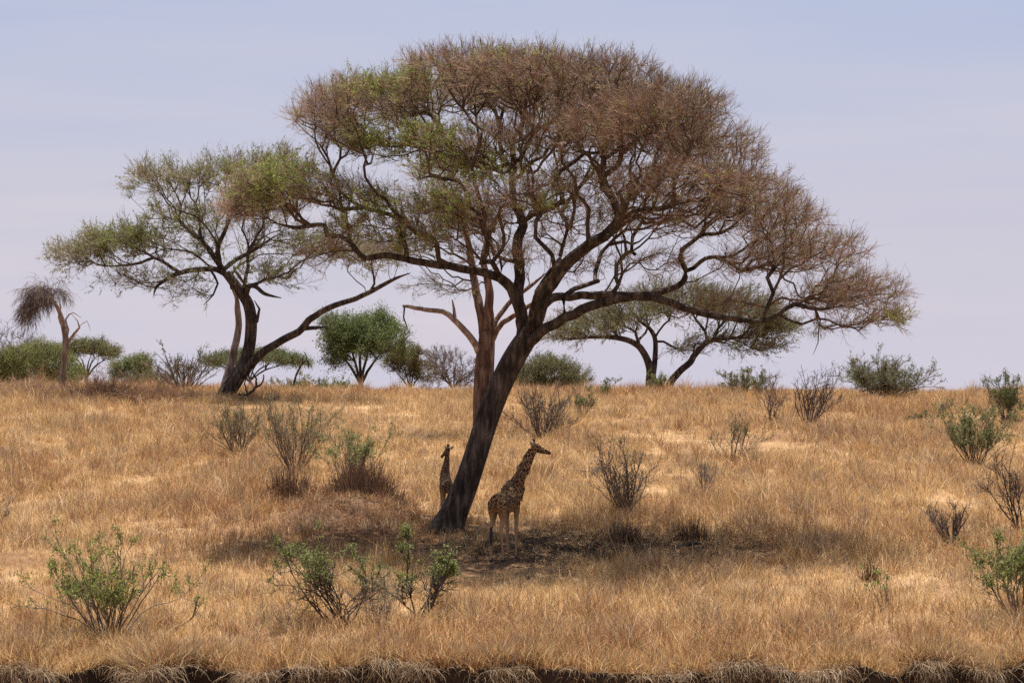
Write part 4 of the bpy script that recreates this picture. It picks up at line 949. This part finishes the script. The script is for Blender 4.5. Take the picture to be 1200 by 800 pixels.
def giraffe(label, loc, yaw, scale, neck, head_dir, step_legs=(0, 0, 0, 0), tailsw=0.):
    """local x forward, y left, z up, for a 3.75 m tall animal; neck: list of points; head_dir local"""
    root = thing('giraffe', label, 'giraffe', loc)
    g = Geo()
    # trunk of the body, sloping from the withers to the rump
    loft(g, [(-.82, 0, 1.72, .10, .16), (-.74, 0, 1.76, .21, .28), (-.5, 0, 1.79, .27, .33), (-.15, 0, 1.80, .28, .36), (.2, 0, 1.86, .29, .41), (.48, 0, 1.96, .27, .43), (.68, 0, 2.03, .20, .36), (.80, 0, 2.06, .10, .22)], 18)
    loft(g, [(-.1, 0, 2.0, .12, .14), (.2, 0, 2.19, .13, .16), (.42, 0, 2.29, .12, .14), (.6, 0, 2.28, .10, .12)], 12)      # shoulder hump
    n0 = np.array(neck, float)
    rs = np.linspace(0, 1, len(n0))
    loft(g, [(*p, .20 * (1 - t) ** 1.3 + .082, .33 * (1 - t) ** 1.4 + .105) for p, t in zip(n0, rs)], 14)
    hd = norm(np.array(head_dir, float)); top = n0[-1]
    hl = .46
    loft(g, [(*(top - hd * .07 + np.array([0, 0, .03])), .095, .11), (*(top + hd * .06 + np.array([0, 0, .035])), .115, .135), (*(top + hd * hl * .45), .098, .115), (*(top + hd * hl * .75), .068, .08), (*(top + hd * hl), .066, .07), (*(top + hd * (hl + .06)), .04, .045)], 12)
    feet = []
    for (sx, sy, st, fr) in ((.50, .17, step_legs[0], 1), (.50, -.17, step_legs[1], 1), (-.62, .16, step_legs[2], 0), (-.62, -.16, step_legs[3], 0)):
        if fr:
            loft(g, [(sx - .02, sy * .9, 2.0, .13, .22), (sx, sy, 1.65, .105, .16), (sx + st * .2, sy * 1.0, 1.35, .075, .10), (sx + st * .4, sy, 1.02, .056, .066), (sx + st * .5, sy, .88, .064, .072), (sx + st * .62, sy, .74, .046, .050), (sx + st * .8, sy, .40, .038, .042), (sx + st * .95, sy, .16, .042, .048), (sx + st, sy, .05, .058, .062)], 12)
            feet.append((sx + st, sy))
        else:
            loft(g, [(sx - .0, sy * .85, 1.85, .15, .24), (sx + .05, sy, 1.55, .13, .22), (sx + .07 + st * .2, sy, 1.27, .085, .13), (sx - .06 + st * .35, sy, 1.02, .055, .080), (sx - .10 + st * .45, sy, .88, .056, .074), (sx - .07 + st * .6, sy, .70, .044, .050), (sx - .03 + st * .8, sy, .38, .037, .042), (sx - .01 + st * .95, sy, .16, .042, .048), (sx + st, sy, .05, .058, .062)], 12)
            feet.append((sx + st, sy))
    tmp = g.build('body', M_GIR, None)
    md = tmp.modifiers.new('r', 'REMESH'); md.mode = 'VOXEL'; md.voxel_size = .024; md.use_smooth_shade = True
    sm = tmp.modifiers.new('s', 'SMOOTH'); sm.factor = .5; sm.iterations = 4
    dg = bpy.context.evaluated_depsgraph_get(); dg.update()
    me = bpy.data.meshes.new_from_object(tmp.evaluated_get(dg)); me.name = 'body'
    bpy.data.objects.remove(tmp)
    if not me.materials: me.materials.append(M_GIR)
    body = bpy.data.objects.new('body', me); COL.objects.link(body)
    body.parent = root
    def part(nm, geo, mat):
        o = geo.build(nm, mat, None); o.parent = root; return o
    # tail, mane, ears, ossicones, eyes, hooves
    t = Geo(); loft(t, [(-.84, 0, 1.82, .045, .05), (-.93, tailsw * .3, 1.6, .028, .03), (-.95, tailsw * .7, 1.3, .022, .022), (-.95, tailsw, 1.05, .02, .02)], 8); tail = part('tail', t, M_GIR)
    t = Geo(); loft(t, [(-.95, tailsw, 1.08, .025, .025), (-.95, tailsw, .9, .055, .05), (-.95, tailsw * 1.1, .66, .05, .045), (-.95, tailsw * 1.1, .5, .015, .015)], 8); tt = t.build('tail_tuft', M_DARKHAIR, None); tt.parent = tail
    t = Geo(); back = []
    Pn = catmull(n0, .1); Tn = norm(np.gradient(Pn, axis=0))
    for i, p in enumerate(Pn):
        u = i / (len(Pn) - 1)
        sidev = norm(np.cross(Tn[i], np.array([hd[0], hd[1], 0.]) if u > .7 else np.array([1., 0, 0])))
        bk = norm(np.cross(sidev, Tn[i])) 
        if bk[2] < 0 and abs(bk[2]) > .05: bk = -bk
        if bk[0] > 0 and abs(bk[2]) <= .05: bk = -bk
        back.append((*(p + bk * (.33 * (1 - u) ** 1.4 + .10)), .022, .05))
    loft(t, back[:-1], 8); part('mane', t, M_MANE)
    sd = norm(np.cross(np.array([0, 0, 1.]), hd))
    for s in (-1, 1):
        t = Geo(); e0 = top + sd * s * .10 + np.array([0, 0, .07]) - hd * .04
        ev = norm(sd * s * 1. + np.array([0, 0, .45]) - hd * .25)
        loft(t, [(*e0, .02, .02), (*(e0 + ev * .07), .03, .062), (*(e0 + ev * .16), .026, .055), (*(e0 + ev * .25), .006, .01)], 8); part('ear', t, M_EAR)
        t = Geo(); o0 = top + sd * s * .045 + np.array([0, 0, .09]) + hd * .01
        loft(t, [(*o0, .026, .026), (*(o0 + np.array([0, 0, .08]) - hd * .02), .026, .026), (*(o0 + np.array([0, 0, .16]) - hd * .03), .04, .04), (*(o0 + np.array([0, 0, .195]) - hd * .03), .025, .025)], 8); part('ossicone', t, M_HORN)
        t = Geo(); y0 = top + sd * s * .105 + hd * .12 + np.array([0, 0, .055])
        loft(t, [(*(y0 - hd * .022), .01, .012), (*y0, .022, .024), (*(y0 + hd * .022), .01, .012)], 8); part('eye', t, M_EYE)
    t = Geo(); m0 = top + hd * (hl + .0)
    loft(t, [(*(m0 - hd * .02 - np.array([0, 0, .005])), .07, .074), (*(m0 + hd * .035), .06, .063), (*(m0 + hd * .085), .03, .034)], 10); part('muzzle', t, M_HORN)
    for fx, fy in feet:
        t = Geo(); loft(t, [(fx + .01, fy, .13, .05, .055), (fx + .015, fy, .06, .062, .07), (fx + .02, fy, .0, .066, .078)], 10); part('hoof', t, M_HORN)
    root.rotation_euler = (0, 0, yaw); root.scale = (scale,) * 3
    return root

b = ground_at(592, 653)
th = math.radians(66)
def loc_dir(wx, wy, wz, yaw):      # world direction -> local of the animal
    return (wx * math.cos(yaw) + wy * math.sin(yaw), -wx * math.sin(yaw) + wy * math.cos(yaw), wz)
giraffe('taller giraffe in full view right of the leaning trunk, its head turned right', b, th, 1.0,
        [(.50, 0, 2.02), (.66, -.10, 2.35), (.78, -.24, 2.75), (.90, -.42, 3.15), (1.0, -.56, 3.48)], loc_dir(.93, .15, -.30, th), step_legs=(.08, -.06, -.10, .10), tailsw=.05)
b2 = ground_at(523, Y=86.6)
th2 = math.radians(96)
giraffe('smaller giraffe half hidden behind the left side of the leaning trunk', b2, th2, .74,
        [(.55, 0, 2.02), (.66, 0, 2.35), (.72, -.05, 2.7), (.75, -.10, 3.05), (.76, -.14, 3.36)], loc_dir(-.55, -.6, -.5, th2))

# ------------------------------------------------------------------ light, sky, camera
S = np.array([.02, .24, .965]); S /= np.linalg.norm(S)
sd = bpy.data.lights.new('sun', 'SUN'); sd.energy = 4.8; sd.angle = math.radians(.55); sd.color = (1., .965, .90)
so = bpy.data.objects.new('sun', sd); COL.objects.link(so)
so.rotation_euler = Vector(S).to_track_quat('Z', 'Y').to_euler(); so.location = (0, 60, 60)

w = bpy.data.worlds.new('World'); SC.world = w; w.use_nodes = True
nt = w.node_tree; nt.nodes.clear()
out = N(nt, 'ShaderNodeOutputWorld'); bg = N(nt, 'ShaderNodeBackground'); bg.inputs['Strength'].default_value = .0525
sky = N(nt, 'ShaderNodeTexSky', sky_type='NISHITA'); sky.sun_disc = False
sky.sun_elevation = math.asin(S[2]); sky.sun_rotation = math.atan2(S[0], S[1]); sky.dust_density = 2.0; sky.air_density = 1.0; sky.ozone_density = 1.5
# thin high cloud veil, streaked, thickest low in the sky
tc = N(nt, 'ShaderNodeTexCoord'); sx = N(nt, 'ShaderNodeSeparateXYZ'); nt.links.new(tc.outputs['Generated'], sx.inputs[0])
mp = N(nt, 'ShaderNodeMapping'); mp.inputs['Scale'].default_value = (1.2, 1.2, 14); nt.links.new(tc.outputs['Generated'], mp.inputs[0])
cn = N(nt, 'ShaderNodeTexNoise'); cn.inputs['Scale'].default_value = 3.0; cn.inputs['Detail'].default_value = 5; cn.inputs['Roughness'].default_value = .55
nt.links.new(mp.outputs[0], cn.inputs['Vector'])
el = N(nt, 'ShaderNodeMapRange'); el.inputs['From Min'].default_value = .0; el.inputs['From Max'].default_value = .55; el.inputs['To Min'].default_value = .93; el.inputs['To Max'].default_value = .15
nt.links.new(sx.outputs['Z'], el.inputs['Value'])
veil = ramp(nt, [(.32, (5.7, 5.75, 7.35)), (.5, (6.0, 6.0, 7.35)), (.68, (6.55, 6.25, 7.35))], cn.outputs['Fac'])
el2 = N(nt, 'ShaderNodeMapRange'); el2.inputs['From Min'].default_value = -.01; el2.inputs['From Max'].default_value = .15
nt.links.new(sx.outputs['Z'], el2.inputs['Value'])
v2 = ramp(nt, [(0., (1.09, 1.045, 1.0)), (.55, (1.07, 1.02, .985)), (1., (.88, .93, 1.02))], el2.outputs[0])
vm = N(nt, 'ShaderNodeMix', data_type='RGBA', blend_type='MULTIPLY'); vm.inputs[0].default_value = 1
nt.links.new(veil.outputs[0], vm.inputs[6]); nt.links.new(v2.outputs[0], vm.inputs[7])
mx = N(nt, 'ShaderNodeMix', data_type='RGBA'); nt.links.new(el.outputs[0], mx.inputs[0])
nt.links.new(sky.outputs[0], mx.inputs[6]); nt.links.new(vm.outputs[2], mx.inputs[7])
nt.links.new(mx.outputs[2], bg.inputs['Color']); nt.links.new(bg.outputs[0], out.inputs[0])

cd = bpy.data.cameras.new('camera'); cd.lens = 90; cd.sensor_width = 36; cd.clip_start = .5; cd.clip_end = 20000
co = bpy.data.objects.new('camera', cd); COL.objects.link(co)
co.location = (0, 0, 0); co.rotation_euler = (math.pi / 2 + PITCH, 0, 0)
SC.camera = co

SC.view_settings.view_transform = 'Standard'; SC.view_settings.look = 'None'
SC.view_settings.exposure = .97; SC.view_settings.gamma = 1; SC.view_settings.use_curve_mapping = False
SC.render.engine = 'CYCLES'
SC.cycles.use_denoising = False
SC.cycles.max_bounces = 6; SC.cycles.diffuse_bounces = 3; SC.cycles.transmission_bounces = 3
